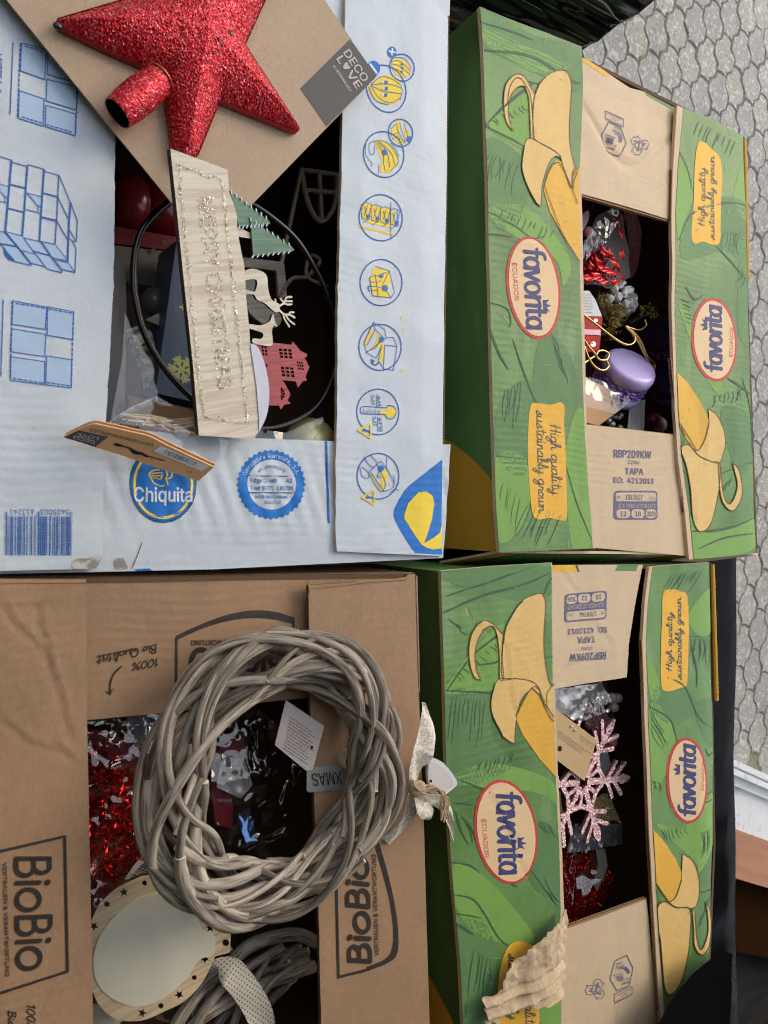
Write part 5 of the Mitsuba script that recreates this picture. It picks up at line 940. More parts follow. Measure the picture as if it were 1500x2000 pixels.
while x < 1: w = rb.choice([.01, .015, .03]); a, b = A_ + (B_ - A_) * x, A_ + (B_ - A_) * (x + w); ms.append(Polygon([a, b, b + C_ - A_, a + C_ - A_])); x += w + rb.choice([.015, .025, .05])
obj(kst, 'barcode', Ph_.sheet(unary_union(ms), .0007, .05), 'label_grey')
obj(tgb, 'film', crumple([(205, 838), (250, 800), (302, 774), (345, 800), (385, 845), (445, 862), (436, 885), (415, 912), (330, 880), (255, 850)], .262, .007, .03, 3, .002, (.05, .1)), 'clear_film', True)
obj(tgb, 'film_seal', tube(pts(crv([(206, 832), (240, 806), (270, 790), (304, 776)]), .252), .0008, 6), 'clear_film')
mat('raffia', two(pr(proc(lambda p, n, uv: mix((.3, .22, .15), (.62, .52, .4), noise(p.x * 300, p.y * 300, p.z * 300))), .8)))
r = random.Random(6); tw = []
for i in range(46):
    y0, y1 = r.uniform(808, 834), r.uniform(812, 850); x0 = r.uniform(236, 300); z = r.uniform(.236, .252)
    tw.append(tube(pts(crv([(x0, y0), (300, r.uniform(812, 832)), (340, r.uniform(820, 846)), (388, y1)], 4), z), r.uniform(.0005, .0011), 5))
obj(tgb, 'twine', cat(tw), 'raffia'); 
for k_ in labels: pass
scene_stuff = []
obj(tgb, 'gift_tag', flat(.222).slab(flat(.222).px([(250, 772), (380, 800), (392, 860), (262, 850)]), -.003, 0, .02), mat('tag_brown', two(pr(S(120, 92, 70), .8))))

# --- deeper in the white box
mat('night_blue', two(pr(S(70, 88, 112), .45)))
gbx = thing('gift_box', 'dark blue carton with pale green snowflakes beside the wooden sign', 'carton')
Pg_ = plane3((352, 470, .215), (425, 480, .215), (305, 770, .205)); obj(gbx, 'carton', Pg_.slab(Pg_.px([(345, 470), (430, 474), (470, 805), (304, 768)]), -.05, 0, .05), 'night_blue')
fl = [(352, 722)]; sfp = []
for c in ((354, 722), (352, 600)):
    for k in range(6 if c[1] > 700 else 1):
        a = math.radians(60 * k + 8); L_ = 26 if c[1] > 700 else 9; e = (c[0] + L_ * math.cos(a), c[1] + L_ * math.sin(a)); sfp.append(LineString(Pg_.uv([c, e])).buffer(.0011))
        for s in (-1, 1):
            for u_ in (.4, .7): m_ = (c[0] + L_ * u_ * math.cos(a), c[1] + L_ * u_ * math.sin(a)); sfp.append(LineString(Pg_.uv([m_, (m_[0] + 9 * math.cos(a + s * .8), m_[1] + 9 * math.sin(a + s * .8))])).buffer(.001))
mat('pale_green', two(pr(S(168, 176, 118), .6)))
for g_ in polys(unary_union(sfp)): obj(gbx, 'snowflake_print', Pg_.sheet(g_, .0004, .05), 'pale_green')
bb = thing('bauble_box', 'maroon carton of dark red baubles with gold stars under the kraft card', 'carton')
Pm = flat(.15); obj(bb, 'tray', Pm.slab(Pm.px([(222, 350), (350, 380), (350, 470), (218, 440)]), -.04, -.02, .05), mat('tray_grey', two(pr(S(120, 116, 114), .4))))
for c in ((250, 400), (310, 410)): obj(bb, 'bauble', ball(at(*c, .13), .026), 'maroon_gloss' if 'maroon_gloss' in scene else mat('maroon_gloss', two(pr(S(130, 20, 34), .2, clearcoat=.6))), True)
obj(bb, 'band', Pm.slab(Pm.px([(215, 442), (352, 466), (352, 492), (214, 476)]), -.03, .002, .05), 'maroon_card')
for c in ((262, 455), (298, 491), (318, 474)): obj(bb, 'gold_star', Pm.sheet(Pm.px([(c[0] + (7 if i % 2 else 3) * math.cos(i * math.pi / 5), c[1] + (7 if i % 2 else 3) * math.sin(i * math.pi / 5)) for i in range(10)]), .003, .05), 'gold_metal')
obj(bb, 'side_panel', Pm.slab(Pm.px([(214, 478), (350, 494), (346, 566), (226, 548)]), -.03, 0, .05), 'tray_grey')
trs = thing('plastic_tray', 'grey plastic tray standing along the left edge of the opening', 'tray')
obj(trs, 'shell', flat(.2).slab(flat(.2).px(crv([(212, 520), (228, 508), (240, 520), (246, 560), (246, 700), (238, 840), (205, 850)], 4, True).tolist()), -.03, 0, .02), mat('dark_plastic', two(pr(S(92, 88, 88), .35))))
nb = thing('ribbon_bag', 'clear bag holding a grey checked ribbon and small ornaments', 'bag')
def check_fn(p, n, uv):
    a, b = [dr.select(dr.sin(x) > 0, mi.Float(1), mi.Float(0)) for x in ((p.x + p.y * .4) * 630, (p.y - p.x * .4) * 630)]; return mix((.16, .15, .15), (.62, .6, .57), .5 * (a + b))
mat('check_cloth', two(pr(proc(check_fn), .9)))
rw = crv([(262, 640), (270, 668), (282, 700), (292, 728), (296, 756)], 6); ro = np.stack([pts(rw - [16, -4], .185 + .004 * np.sin(np.arange(len(rw)))), pts(rw + [16, -6], .19 + .004 * np.cos(np.arange(len(rw)) * .7))], 1)
rw2 = crv([(262, 668), (285, 655), (300, 664), (296, 690)], 6); ro2 = np.stack([pts(rw2 - [3, 13], .192), pts(rw2 + [3, 13], .196)], 1)
obj(nb, 'ribbon', cat([grid_mesh(ro), grid_mesh(ro2)]), 'check_cloth', True)
obj(nb, 'film', crumple([(246, 540), (330, 540), (345, 640), (315, 780), (215, 825), (238, 700)], .222, .006, .06, 5, .003), 'clear_film', True)
obj(nb, 'wooden_bead', ball(at(303, 590, .17), .012), 'pearl_grey' if 'pearl_grey' in scene else mat('pearl_grey', two(pr(S(110, 108, 106), .25))), True)
obj(nb, 'wooden_tag', flat(.19).slab(flat(.19).px([(284, 624), (310, 612), (322, 640)]), -.002, 0, .02), 'birch')
gbl = thing('gold_bauble_bag', 'clear bag with a pale gold bauble at the lower right of the opening', 'bag')
obj(gbl, 'bauble', ball(at(606, 866, .212), .023), mat('gold_satin', two(pr(S(206, 196, 140), .35, metallic=.35))), True)
obj(gbl, 'film', crumple([(500, 838), (560, 845), (625, 815), (650, 870), (560, 905), (500, 880)], .232, .009, .03, 8, .002), 'clear_film', True)
wo = thing('wooden_ornament', 'thin wooden window shaped ornament deep in the white box', 'ornament')
Pw_ = flat(.14)
fr = lambda l, w=3.5: LineString(Pw_.uv(crv(l, 4) if len(l) > 2 else l)).buffer(w * .0005)
obj(wo, 'lattice', Pw_.slab(unary_union([fr([(550, 520), (590, 330)], 3), fr([(478, 512), (548, 520)], 9), fr([(548, 520), (552, 575)], 9), fr([(486, 560), (505, 600), (530, 618)], 22), fr([(480, 540), (486, 580)], 12), fr([(590, 330), (660, 340)]), fr([(590, 330), (605, 400), (630, 432), (655, 400), (660, 340)]), fr([(625, 335), (630, 432)]), fr([(596, 370), (657, 375)])]), -.004, 0, .02), 'birch')
wr2 = thing('twine_bow', 'loose light twine bow deep in the white box', 'twine')
obj(wr2, 'cord', tube(pts(crv([(545, 580), (570, 545), (600, 540), (625, 510), (605, 500), (600, 540), (640, 560)], 6), .14), .002, 6), 'raffia', True)

# ---------------------------------------------------------------- willow wreath on the brown box
def bark_fn(p, n, uv):
    a = fbm(uv.x * 9, uv.y * 3.2, 3.0); b = noise(uv.x * 30, uv.y * 9, 5.0); c = fbm(p.x * 30, p.y * 30, p.z * 30)
    k = mix((.085, .066, .05), (.40, .35, .29), smoothstep(.3, .72, a * .6 + b * .3 + c * .2)); return mix(k, (.36, .24, .13), smoothstep(.66, .8, fbm(uv.x * 2 + 4, uv.y * 18, p.z * 9)) * .6)
def barkb(p, n, uv): return (noise(uv.x * 22, uv.y * 8, 5.0) + .5 * noise(uv.x * 40, uv.y * 40, 1.0)) * .00045
for nm_, kf_ in (('willow_bark', 1.0), ('willow_dark', .62), ('willow_pale', 1.3)): mat(nm_, two({'type': 'bumpmap', 'arbitrary': proc(barkb, .0008), 'scale': 1.0, 'bsdf': pr(proc(lambda p, n, uv, kf_=kf_: bark_fn(p, n, uv) * kf_), .75)}))
twr = random.Random(77)
def twig(th, path, r, name='twig'):
    n = 12; m = tube(path, r, n, False); s = np.r_[0, np.cumsum(np.linalg.norm(np.diff(path, axis=0), axis=1))]
    h_ = (meshkit.fbm(np.c_[m.vertices * 60], 2, 3) - .5)[:, None] * .0006; m.vertices = m.vertices + m.vertex_normals * h_
    uv = np.c_[np.tile(np.arange(n) / n, len(path)), np.repeat(s * 10, n)]
    mm = twr.choice(['willow_bark', 'willow_bark', 'willow_dark', 'willow_dark', 'willow_pale'])
    k = obj(th, name, m, mm, True, uv=uv)
    for e in (0, -1):
        d = norm(path[e] - path[1 if e == 0 else -2]); rr = np.atleast_1d(r); rr = rr[e] if len(rr) > 1 else rr[0]
        obj(k, 'cut_end', tube([path[e] - d * .001, path[e] + d * .0004], rr * .97, 10), 'birch')
def wreath(th, c, nrm, R, rho, n, seed, rmin, rmax, flat_=.8, sweep=(1.0, 1.7), turns=(1.2, 2.6)):
    g = random.Random(seed); Z = norm(nrm); X = norm(np.cross([0, 1, 0], Z)); Y_ = np.cross(Z, X)
    for i in range(n):
        t0 = g.uniform(0, 6.28); sp_ = g.uniform(*sweep) * 2 * math.pi; ph = g.uniform(0, 6.28); kk = g.uniform(*turns) * g.choice([1, 1, 1, -1]) / 1.0; q = rho * math.sqrt(g.uniform(.25, 1)); N_ = 110
        t = np.linspace(0, 1, N_); th_ = t0 + sp_ * t; f = ph + kk * th_; w1, w2 = g.uniform(0, 6), g.uniform(0, 6)
        rr_ = R + q * np.cos(f) + .0022 * np.sin(5 * th_ + w1); zz = flat_ * q * np.sin(f) + .0016 * np.sin(7 * th_ + w2)
        P_ = c + rr_[:, None] * (np.cos(th_)[:, None] * X + np.sin(th_)[:, None] * Y_) + zz[:, None] * Z
        r0 = g.uniform(rmin, rmax); rad = r0 * (1 - .45 * t) * np.clip(np.minimum(t, 1 - t) * 60, .8, 1)
        twig(th, P_, rad)
wt = thing('willow_wreath', 'large grey willow twig wreath lying across the brown box', 'wreath')
wc = at(552, 1510, .277)
wreath(wt, wc, [.02, 0, 1], .0885, .0235, 19, 12, .0032, .0052, .85, (.9, 1.3), (1.4, 2.5))
mat('lace_cloth', two(pr(proc(lambda p, n, uv: mix((.46, .42, .35), (.68, .64, .56), smoothstep(.3, .6, noise(p.x * 800, p.y * 800, p.z * 800)))), .95))); mat('twine_brown', two(pr(proc(lambda p, n, uv: mix((.26, .17, .1), (.5, .38, .25), noise(p.x * 500, p.y * 500, p.z * 500))), .9)))
def ribbon(th, name, cl, w, z, m, seed=1, wob=.002, tilt=0):
    c = crv(cl, 8); n = len(c); zz = np.interp(np.linspace(0, 1, n), np.linspace(0, 1, len(np.atleast_1d(z))), np.atleast_1d(z)) if np.ndim(z) else np.full(n, z)
    P_ = pts(c, zz); t = norm_rows(np.gradient(P_, axis=0)); s = np.cross(t, [0, 0, 1.0]); s = norm_rows(s) * math.cos(tilt) + np.array([0, 0, 1.0]) * math.sin(tilt)
    ww = np.interp(np.linspace(0, 1, n), np.linspace(0, 1, len(np.atleast_1d(w))), np.atleast_1d(w)) if np.ndim(w) else np.full(n, w)
    G_ = np.array([[P_[i] + s[i] * ww[i] * u_ + [0, 0, wob * math.sin(seed + i * .22 + u_ * 2.5)] for i in range(n)] for u_ in np.linspace(-1, 1, 7)])
    obj(th, name, grid_mesh(G_), m, True)
bw = thing('lace_bow', 'cream lace and twine bow tied to the side of the willow wreath', 'bow')
ribbon(bw, 'ribbon', [(806, 1545), (812, 1500), (826, 1470), (836, 1430), (832, 1400), (826, 1372)], [.004, .008, .011, .009, .006, .002], [.272, .282, .286, .282, .276, .27], 'lace_cloth', 2)
ribbon(bw, 'ribbon', [(806, 1550), (798, 1590), (780, 1620), (755, 1645)], [.004, .007, .006, .005], [.27, .27, .262, .256], 'lace_cloth', 3)
ribbon(bw, 'ribbon', [(812, 1548), (826, 1575), (838, 1592), (828, 1600)], [.003, .008, .007, .003], [.28, .288, .284, .278], 'lace_cloth', 4)
ribbon(bw, 'ribbon', [(812, 1545), (850, 1560), (872, 1580), (880, 1610), (886, 1638)], [.003, .006, .005, .003, .002], [.28, .284, .276, .264, .255], 'lace_cloth', 5)
g = random.Random(9)
for i in range(9): obj(bw, 'twine', tube(pts(crv([(805 + g.uniform(-3, 3), 1530 + g.uniform(-6, 10)), (820, 1540 + g.uniform(-8, 12)), (845 + g.uniform(-8, 8), 1545 + g.uniform(-8, 16)), (868 + g.uniform(-10, 10), 1558 + g.uniform(-6, 14)), (870 + g.uniform(-10, 8), 1595 + g.uniform(-8, 20))], 5), [.284 + g.uniform(-.004, .006)] * 21), .0009, 6), 'twine_brown')
obj(bw, 'knot', ball(at(815, 1540, .284), .007, 3, (1.2, 1, .8)), 'twine_brown', True)
htg = thing('heart_tag', 'white wooden heart tag hanging from the lace bow', 'tag')
Pt_ = plane3((835, 1500, .272), (895, 1530, .268), (845, 1556, .27)); obj(htg, 'plate', Pt_.slab(Pt_.px(crv([(838, 1484), (850, 1482), (870, 1494), (893, 1528), (878, 1546), (862, 1556), (845, 1552), (836, 1520)], 5, True).tolist()), -.003, 0, .01), 'white_frame')
obj(htg, 'face', Pt_.sheet(Pt_.px(crv([(838, 1490), (850, 1490), (868, 1502), (886, 1530), (874, 1542), (862, 1550), (845, 1546), (838, 1520)], 5, True).tolist()), .0003, .01), mat('tag_face', two(pr(S(196, 192, 192), .35))))
obj(htg, 'hole', Pt_.sheet(Pt_.px(ring(841, 1525, 2.4, 3)), .0006, .01), 'hole_dark')

# --- second wreath below
w2 = thing('willow_wreath', 'second willow wreath deep in the brown box, wrapped with a lace band', 'wreath')
for q, r0, r1, z in (([(1322,622),(1250,590),(1150,600),(1040,640),(950,720),(850,810),(740,960),(680,1100)], .0058, .0056, .19), ([(1312,722),(1200,762),(1080,806),(960,866),(840,944),(740,1040)], .0056, .005, .186), ([(1292,660),(1200,694),(1100,760),(1000,860),(900,980),(840,1100)], .003, .004, .18), ([(1236,670),(1150,650),(1100,730),(1020,850),(960,1020)], .0026, .0036, .187), ([(1200,800),(1120,880),(1060,980),(1020,1100)], .004, .004, .176), ([(1260,640),(1140,690),(1030,720),(930,800),(830,890),(700,1080)], .0036, .0046, .172), ([(1290,690),(1180,720),(1060,760),(920,830),(800,920)], .0026, .004, .182), ([(1180,640),(1080,700),(960,790),(860,900),(780,1040)], .0034, .004, .19), ([(1240,770),(1140,840),(1000,930),(900,1060)], .003, .0038, .17), ([(1010,650),(930,740),(880,830),(800,1000)], .0034, .004, .178), ([(1275,700),(1210,735),(1130,800),(1080,900),(1050,1080)], .0022, .003, .19), ([(1150,820),(1040,900),(960,1000),(900,1100)], .0036, .004, .165), ([(1225,655),(1190,690),(1150,735)], .0022, .002, .193), ([(1290,650),(1240,668),(1210,700)], .002, .0018, .194)):
    c_ = crv(cr(0, 1550, 2.143)(q), 8); n_ = len(c_); twig(w2, pts(c_, z + .006 * np.sin(np.linspace(0, 4, n_) + q[0][0])), np.linspace(r0, r1, n_))
lb = thing('lace_band', 'cream crocheted lace band lying over the second wreath', 'ribbon')
def lace_fn(p, n, uv):
    return mix((.16, .14, .11), (.66, .63, .54), smoothstep(.32, .5, dr.abs(dr.sin((p.x + p.y) * 700)) * .5 + dr.abs(dr.sin((p.x - p.y) * 700)) * .5))
mat('crochet', two(pr(proc(lace_fn), .9)))
ribbon(lb, 'band', [(400, 1897), (425, 1890), (450, 1898), (474, 1925), (496, 1958), (510, 1990), (516, 2030)], [.006, .009, .011, .011, .011, .011, .011], [.19, .202, .208, .21, .212, .214, .214], 'crochet', 2, .001)

# --- wooden bauble plaque
wp = thing('wooden_plaque', 'round pale wooden bauble plaque with cut out stars and a blank mint centre', 'ornament')
Pq = plane3((300, 1706, .204), (445, 1840, .21), (190, 1920, .198)); Q = cr(0, 1550, 2.143)
oq = crv(Q([(690,332),(770,350),(850,410),(890,490),(905,562)]), 4).tolist() + Q([(968, 566), (962, 665), (900, 682)]) + crv(Q([(885,720),(840,800),(770,870),(690,910),(590,950),(480,940),(400,860),(370,720),(370,600),(400,490),(480,400),(590,345)]), 4).tolist()
g_ = Pq.px(oq)
for c in ((518, 412), (690, 368), (880, 562), (858, 692), (750, 842), (595, 918), (393, 555)):
    g_ = g_.difference(Pq.px(Q([(c[0] + (21 if i % 2 else 8.5) * math.cos(i * math.pi / 5 + c[0]), c[1] + (21 if i % 2 else 8.5) * math.sin(i * math.pi / 5 + c[0])) for i in range(10)])))
for c, r_ in (((605, 374), 10), ((763, 382), 10), ((862, 485), 10), ((813, 770), 10), ((673, 888), 11), ((447, 462), 12), ((945, 624), 14)): g_ = g_.difference(Pq.px(Q(ring(*c, r_, r_))))
mat('birch_tan', two(pr(proc(lambda p, n, uv: birch_fn(p, n, uv) * mi.Color3f(.9, .8, .66)), .6)))
kq = obj(wp, 'disc', Pq.sheet(g_, 0, .01), 'birch_tan'); obj(wp, 'cut_edge', Pq.slab(g_, -.003, -.0002, .01, False), 'burnt_edge')
obj(wp, 'back_disc', Pq.slab(Pq.px([(x + 2, y + 2) for x, y in oq]), -.006, -.0045, .02), 'burnt_edge')
obj(wp, 'mint_centre', Pq.slab(Pq.px(Q(crv([(665,412),(750,430),(815,490),(848,570),(895,592),(892,672),(835,690),(780,770),(700,840),(600,885),(500,870),(420,810),(390,720),(410,610),(480,510),(570,440)], 5, True).tolist())), 0, .0012, .01), mat('mint_paint', two(pr(S(222, 221, 204), .5))))
obj(wp, 'cord', tube(pts(crv(Q([(945, 622), (960, 640), (970, 655), (950, 640)]), 4), .186), .001, 6), 'twine_brown')
cd2 = thing('wooden_card', 'pale blank wooden card at the bottom beside the brown flap', 'card')
Pk = flat(.17); obj(cd2, 'plate', Pk.slab(Pk.px(Q([(388, 870), (575, 862), (500, 964), (380, 1100), (330, 1000)])), -.003, 0, .02), 'mint_paint'); obj(cd2, 'rim', tube(pts(Q([(388, 866), (480, 858), (578, 855)]), .172), .002, 8), mat('rim_grey', two(pr(S(110, 108, 98), .5))))

# --- tags in the brown box
t1 = thing('paper_tag', 'pinkish paper tag with barcode and address lettering, between tinsel and plaque', 'tag')
Pt1 = plane3((310, 1652, .19), (352, 1700, .19), (245, 1720, .185)); obj(t1, 'sheet', Pt1.slab(Pt1.px(Q([(660, 222), (700, 250), (755, 300), (740, 345), (520, 360), (560, 300), (610, 245)])), -.0005, 0, .02), 'paper_pink')
p = Print(Pt1, t1, None, .0004); p.text('lettering', 'black_ink', 'Mail deco@', *Q([(722, 296), (640, 240), (712, 310)])); p.text('lettering', 'black_ink', '4082196 3', *Q([(702, 318), (605, 262), (694, 330)]), True); p.done()
ms = []; rb = random.Random(12); A_, B_, C_ = Pt1.uv(Q([(545, 345), (620, 268), (600, 365)])); x = 0
while x < 1: w = rb.choice([.02, .03, .06]); a, b = A_ + (B_ - A_) * x, A_ + (B_ - A_) * (x + w); ms.append(Polygon([a, b, b + (C_ - A_) * (1 + x * .3), a + (C_ - A_) * (1 + x * .3)])); x += w + rb.choice([.03, .05])
obj(t1, 'barcode', Pt1.sheet(unary_union(ms), .0006, .05), 'black_ink')
t2 = thing('paper_tag', 'white paper tag with rows of small print, seen through the wreath', 'tag')
Q3 = cr(280, 1200, 2.344)
Pt2 = plane3((560, 1370, .2525), (633, 1418, .262), (537, 1455, .25)); obj(t2, 'sheet', Pt2.slab(Pt2.px(Q3([(652, 392), (828, 512), (775, 712), (745, 715), (602, 598)])), -.0006, 0, .02), 'paper_pink')
lines_of_text(t2, Pt2, Q3([(672, 470)])[0], Q3([(795, 555)])[0], Q3([(640, 610)])[0], 11, 3, h=.0006); obj(t2, 'hole', Pt2.sheet(Pt2.px(Q3(ring(771, 608, 6, 8))), .0006, .02), 'hole_dark')
t3 = thing('metal_tag', 'small brushed grey metal plate lettered in black, lying inside the wreath', 'tag')
Pt3 = plane3((600, 1497, .257), (700, 1488, .255), (603, 1545, .256)); k = obj(t3, 'plate', Pt3.slab(Pt3.px(Q3([(756, 702), (948, 684), (1060, 676), (1075, 780), (960, 798), (758, 815), (748, 806), (749, 708)])), -.001, 0, .02), mat('brushed_metal', two(pr(S(160, 164, 162), .35, metallic=.4))))
p = Print(Pt3, t3, None, .0004); p.text('lettering', 'black_ink', 'MERRY XMAS', *Q3([(1065, 706), (768, 728), (1073, 760)])); p.done()
t4 = thing('maroon_tag', 'maroon card tag with pale lettering under the wreath', 'tag')
Pt4 = plane3((432, 1480, .185), (456, 1530, .19), (450, 1610, .185)); Pt4 = flat(.188); obj(t4, 'sheet', Pt4.slab(Pt4.px(Q3([(395, 540), (455, 560), (470, 640), (410, 800), (408, 980), (330, 960), (300, 700)])), -.001, 0, .02), 'maroon_card')
p = Print(Pt4, t4, None, .0004); p.text('lettering', 'label_print', 'MANN', *Q3([(340, 858), (404, 858), (340, 842)])); p.done()
cn = thing('candle_cup', 'small cream spool shaped candle cup inside the willow wreath, right of the paper tag', 'candle cup')
a = at(672, 1478, .251); obj(cn, 'cup', trimesh.util.concatenate([tube([a, a + [0, 0, .012]], [.0085, .0075], 24)]), mat('cream_clay', two(pr(S(190, 178, 156), .7))), 40); obj(cn, 'well', tube([a + [0, 0, .0122], a + [0, 0, .0126]], .005, 20), 'hole_dark')
def tinsel(th, name, q, z, n, seed, m='red_foil', dz=.02, ln=.02, w=.0008):
    g = np.random.default_rng(seed); P_ = flat(z); poly = P_.px(q); x0, y0, x1, y1 = poly.bounds; V, F = [], []; c = 0
    while c < n:
        a = np.array([g.uniform(x0, x1), g.uniform(y0, y1)])
        if not poly.contains(Point(a)): continue
        d = norm(g.normal(size=3) * [1, 1, .7]); s = norm(np.cross(d, g.normal(size=3))) * w; b = np.cross(d, norm(s)); k0 = len(V); z0 = z + g.uniform(-dz, dz * .4); l = ln * g.uniform(.4, 1.2); cv = g.normal() * .35
        for i in range(6):
            t = i / 5; o = np.array([a[0], a[1], z0]) + d * l * (t - .5) + b * l * cv * (t - .5) ** 2 * 2; tw_ = math.cos(t * 5 + c), math.sin(t * 5 + c); ss = s * tw_[0] + norm(b) * w * tw_[1]; V += [o - ss, o + ss]
        for i in range(5): F += [[k0 + 2 * i, k0 + 2 * i + 1, k0 + 2 * i + 3], [k0 + 2 * i, k0 + 2 * i + 3, k0 + 2 * i + 2]]
        c += 1
    k = obj(th, name, trimesh.Trimesh(np.array(V), np.array(F), process=False), m); labels[k] = {'kind': 'stuff'}
tn = thing('tinsel_bag', 'clear bag of shiny red tinsel beside the brown left flap', 'bag')
tinsel(tn, 'tinsel', [(150, 1470), (215, 1480), (262, 1540), (300, 1620), (300, 1680), (250, 1720), (160, 1690)], .17, 1500, 3, dz=.025, ln=.022, w=.0011)
obj(tn, 'film', crumple([(160, 1440), (260, 1470), (322, 1600), (318, 1650), (240, 1740), (150, 1800)], .2, .012, .045, 11, .0022, octs=4), 'clear_film', True)
obj(tn, 'backing', flat(.13).slab(flat(.13).px([(140, 1420), (310, 1440), (320, 1780), (130, 1800)]), -.002, 0, .05), mat('red_dark', two(pr(S(120, 20, 26), .4))))
fb = thing('clear_bag', 'crumpled clear bag under the upper left of the wreath', 'bag'); obj(fb, 'film', crumple([(150, 1385), (330, 1370), (345, 1470), (300, 1560), (240, 1500), (150, 1480)], .205, .018, .05, 14, .0022, octs=4), 'clear_film', True)
obj(fb, 'film', crumple([(170, 1395), (320, 1385), (325, 1450), (250, 1480), (160, 1470)], .188, .014, .035, 15, .002, octs=4), 'clear_film', True)
obj(fb, 'contents', flat(.15).slab(flat(.15).px(crv([(250, 1395), (330, 1385), (340, 1440), (270, 1450)], 4, True).tolist()), -.02, 0, .02), mat('grey_blue', two(pr(S(92, 96, 110), .5))))
fc = thing('clear_bag', 'crumpled clear bag with blue glints seen through the middle of the wreath', 'bag'); obj(fc, 'film', crumple([(420, 1440), (500, 1380), (580, 1450), (600, 1600), (520, 1680), (430, 1640), (400, 1540)], .2, .016, .05, 17, .0022, octs=4), 'clear_film', True)
obj(fc, 'foil', crumple([(430, 1470), (475, 1480), (490, 1530), (470, 1560), (425, 1540)], .2, .012, .03, 21, .002), 'silver_foil', True); obj(fc, 'blue_foil', crumple([(468, 1600), (490, 1580), (500, 1610), (496, 1650), (480, 1655)], .185, .014, .025, 22, .002), foil('blue_foil', S(110, 140, 200), .2), True)
fd = thing('clear_bag', 'clear film stretched over the wooden plaque', 'bag'); obj(fd, 'film', crumple([(178, 1760), (240, 1700), (310, 1830), (340, 1960), (300, 2080), (150, 2080)], .222, .009, .08, 25, .0025, octs=4), 'clear_film', True)
# ---------------------------------------------------------------- upper green box
G5 = cr(1120, 360, 4.08)
rbg = thing('foil_garland_bag', 'clear bag of red and silver foil garland with a maroon header', 'bag')
obj(rbg, 'header', plane3((1215, 398, .175), (1245, 410, .165), (1232, 545, .16)).slab(plane3((1215, 398, .175), (1245, 410, .165), (1232, 545, .16)).px(G5([(385, 150), (500, 200), (545, 380), (530, 560), (500, 700), (450, 760), (440, 560), (430, 380)])), -.001, 0, .02), 'maroon_card')
Ph3 = plane3((1215, 398, .175), (1245, 410, .165), (1232, 545, .16)); lines_of_text(rbg, Ph3, G5([(440, 260)])[0], G5([(455, 500)])[0], G5([(480, 260)])[0], 4, 5, 'paper_pink', .0006)
obj(rbg, 'liner', crumple(G5([(190, 250), (380, 150), (440, 500), (450, 740), (330, 800), (60, 800), (40, 560)]), .17, .009, .05, 3, .003), mat('milky_film', two(pr(S(176, 172, 178), .5, specular=.35))), True)
g = random.Random(3); mat('red_gloss', two(pr(S(214, 40, 44), .25, metallic=.3, specular=.7)))
for (x, y, a, l) in [(360, 300, 80, 26), (385, 400, 75, 24), (250, 520, 60, 28), (200, 590, 50, 24), (395, 560, 85, 22), (330, 610, 40, 20), (290, 690, 25, 30), (180, 720, 20, 24), (240, 770, 5, 22), (380, 720, 60, 26), (330, 770, 10, 20), (230, 660, 35, 26), (150, 640, 60, 18), (120, 740, 15, 20), (360, 640, 70, 20), (300, 540, 65, 20)]:
    c = G5([(x, y)])[0]; d = np.array([math.cos(math.radians(a)), math.sin(math.radians(a))]) * l / 2; e = np.array([-d[1], d[0]]) / np.linalg.norm(d) * 5; z = .2 + g.uniform(0, .012)
    ribbon(rbg, 'foil_strip', [tuple(np.array(c) - d), tuple(np.array(c) + e * .4), tuple(np.array(c) + d)], [.001, .0046, .001], z, 'red_gloss', g.random() * 6, .0015)
tinsel(rbg, 'tinsel', G5([(60, 600), (250, 480), (330, 700), (100, 790)]), .185, 160, 8, dz=.012, ln=.02, w=.001)
obj(rbg, 'film', crumple(G5([(60, 440), (180, 300), (330, 160), (390, 230), (300, 420), (150, 560), (20, 700), (20, 500)]), .222, .010, .025, 9, .0016, octs=4, slope=(-.3, .2)), 'clear_film', True)
pb = thing('pink_bead', 'rose pink wooden bead beside a pink cut out, near the upper corner', 'bead'); obj(pb, 'bead', ball(at(*G5([(118, 380)])[0], .2), .0062), mat('rose_bead', two(pr(S(206, 158, 156), .45))), True); obj(pb, 'cut_out', flat(.2).slab(flat(.2).px(G5(crv([(50, 300), (90, 220), (125, 215), (120, 280), (95, 340), (50, 400)], 3, True).tolist())), -.003, 0, .02), 'rose_bead')
pf = thing('purple_foil', 'scrap of purple foil wrapping under the kraft panel edge', 'foil'); obj(pf, 'sheet', crumple(G5([(40, 60), (150, 100), (130, 200), (40, 220)]), .2, .014, .02, 12, .002), 'purple_foil', True); obj(pf, 'rim', crumple(G5([(40, 90), (180, 95), (60, 160)]), .21, .008, .03, 13, .002), 'clear_film', True)
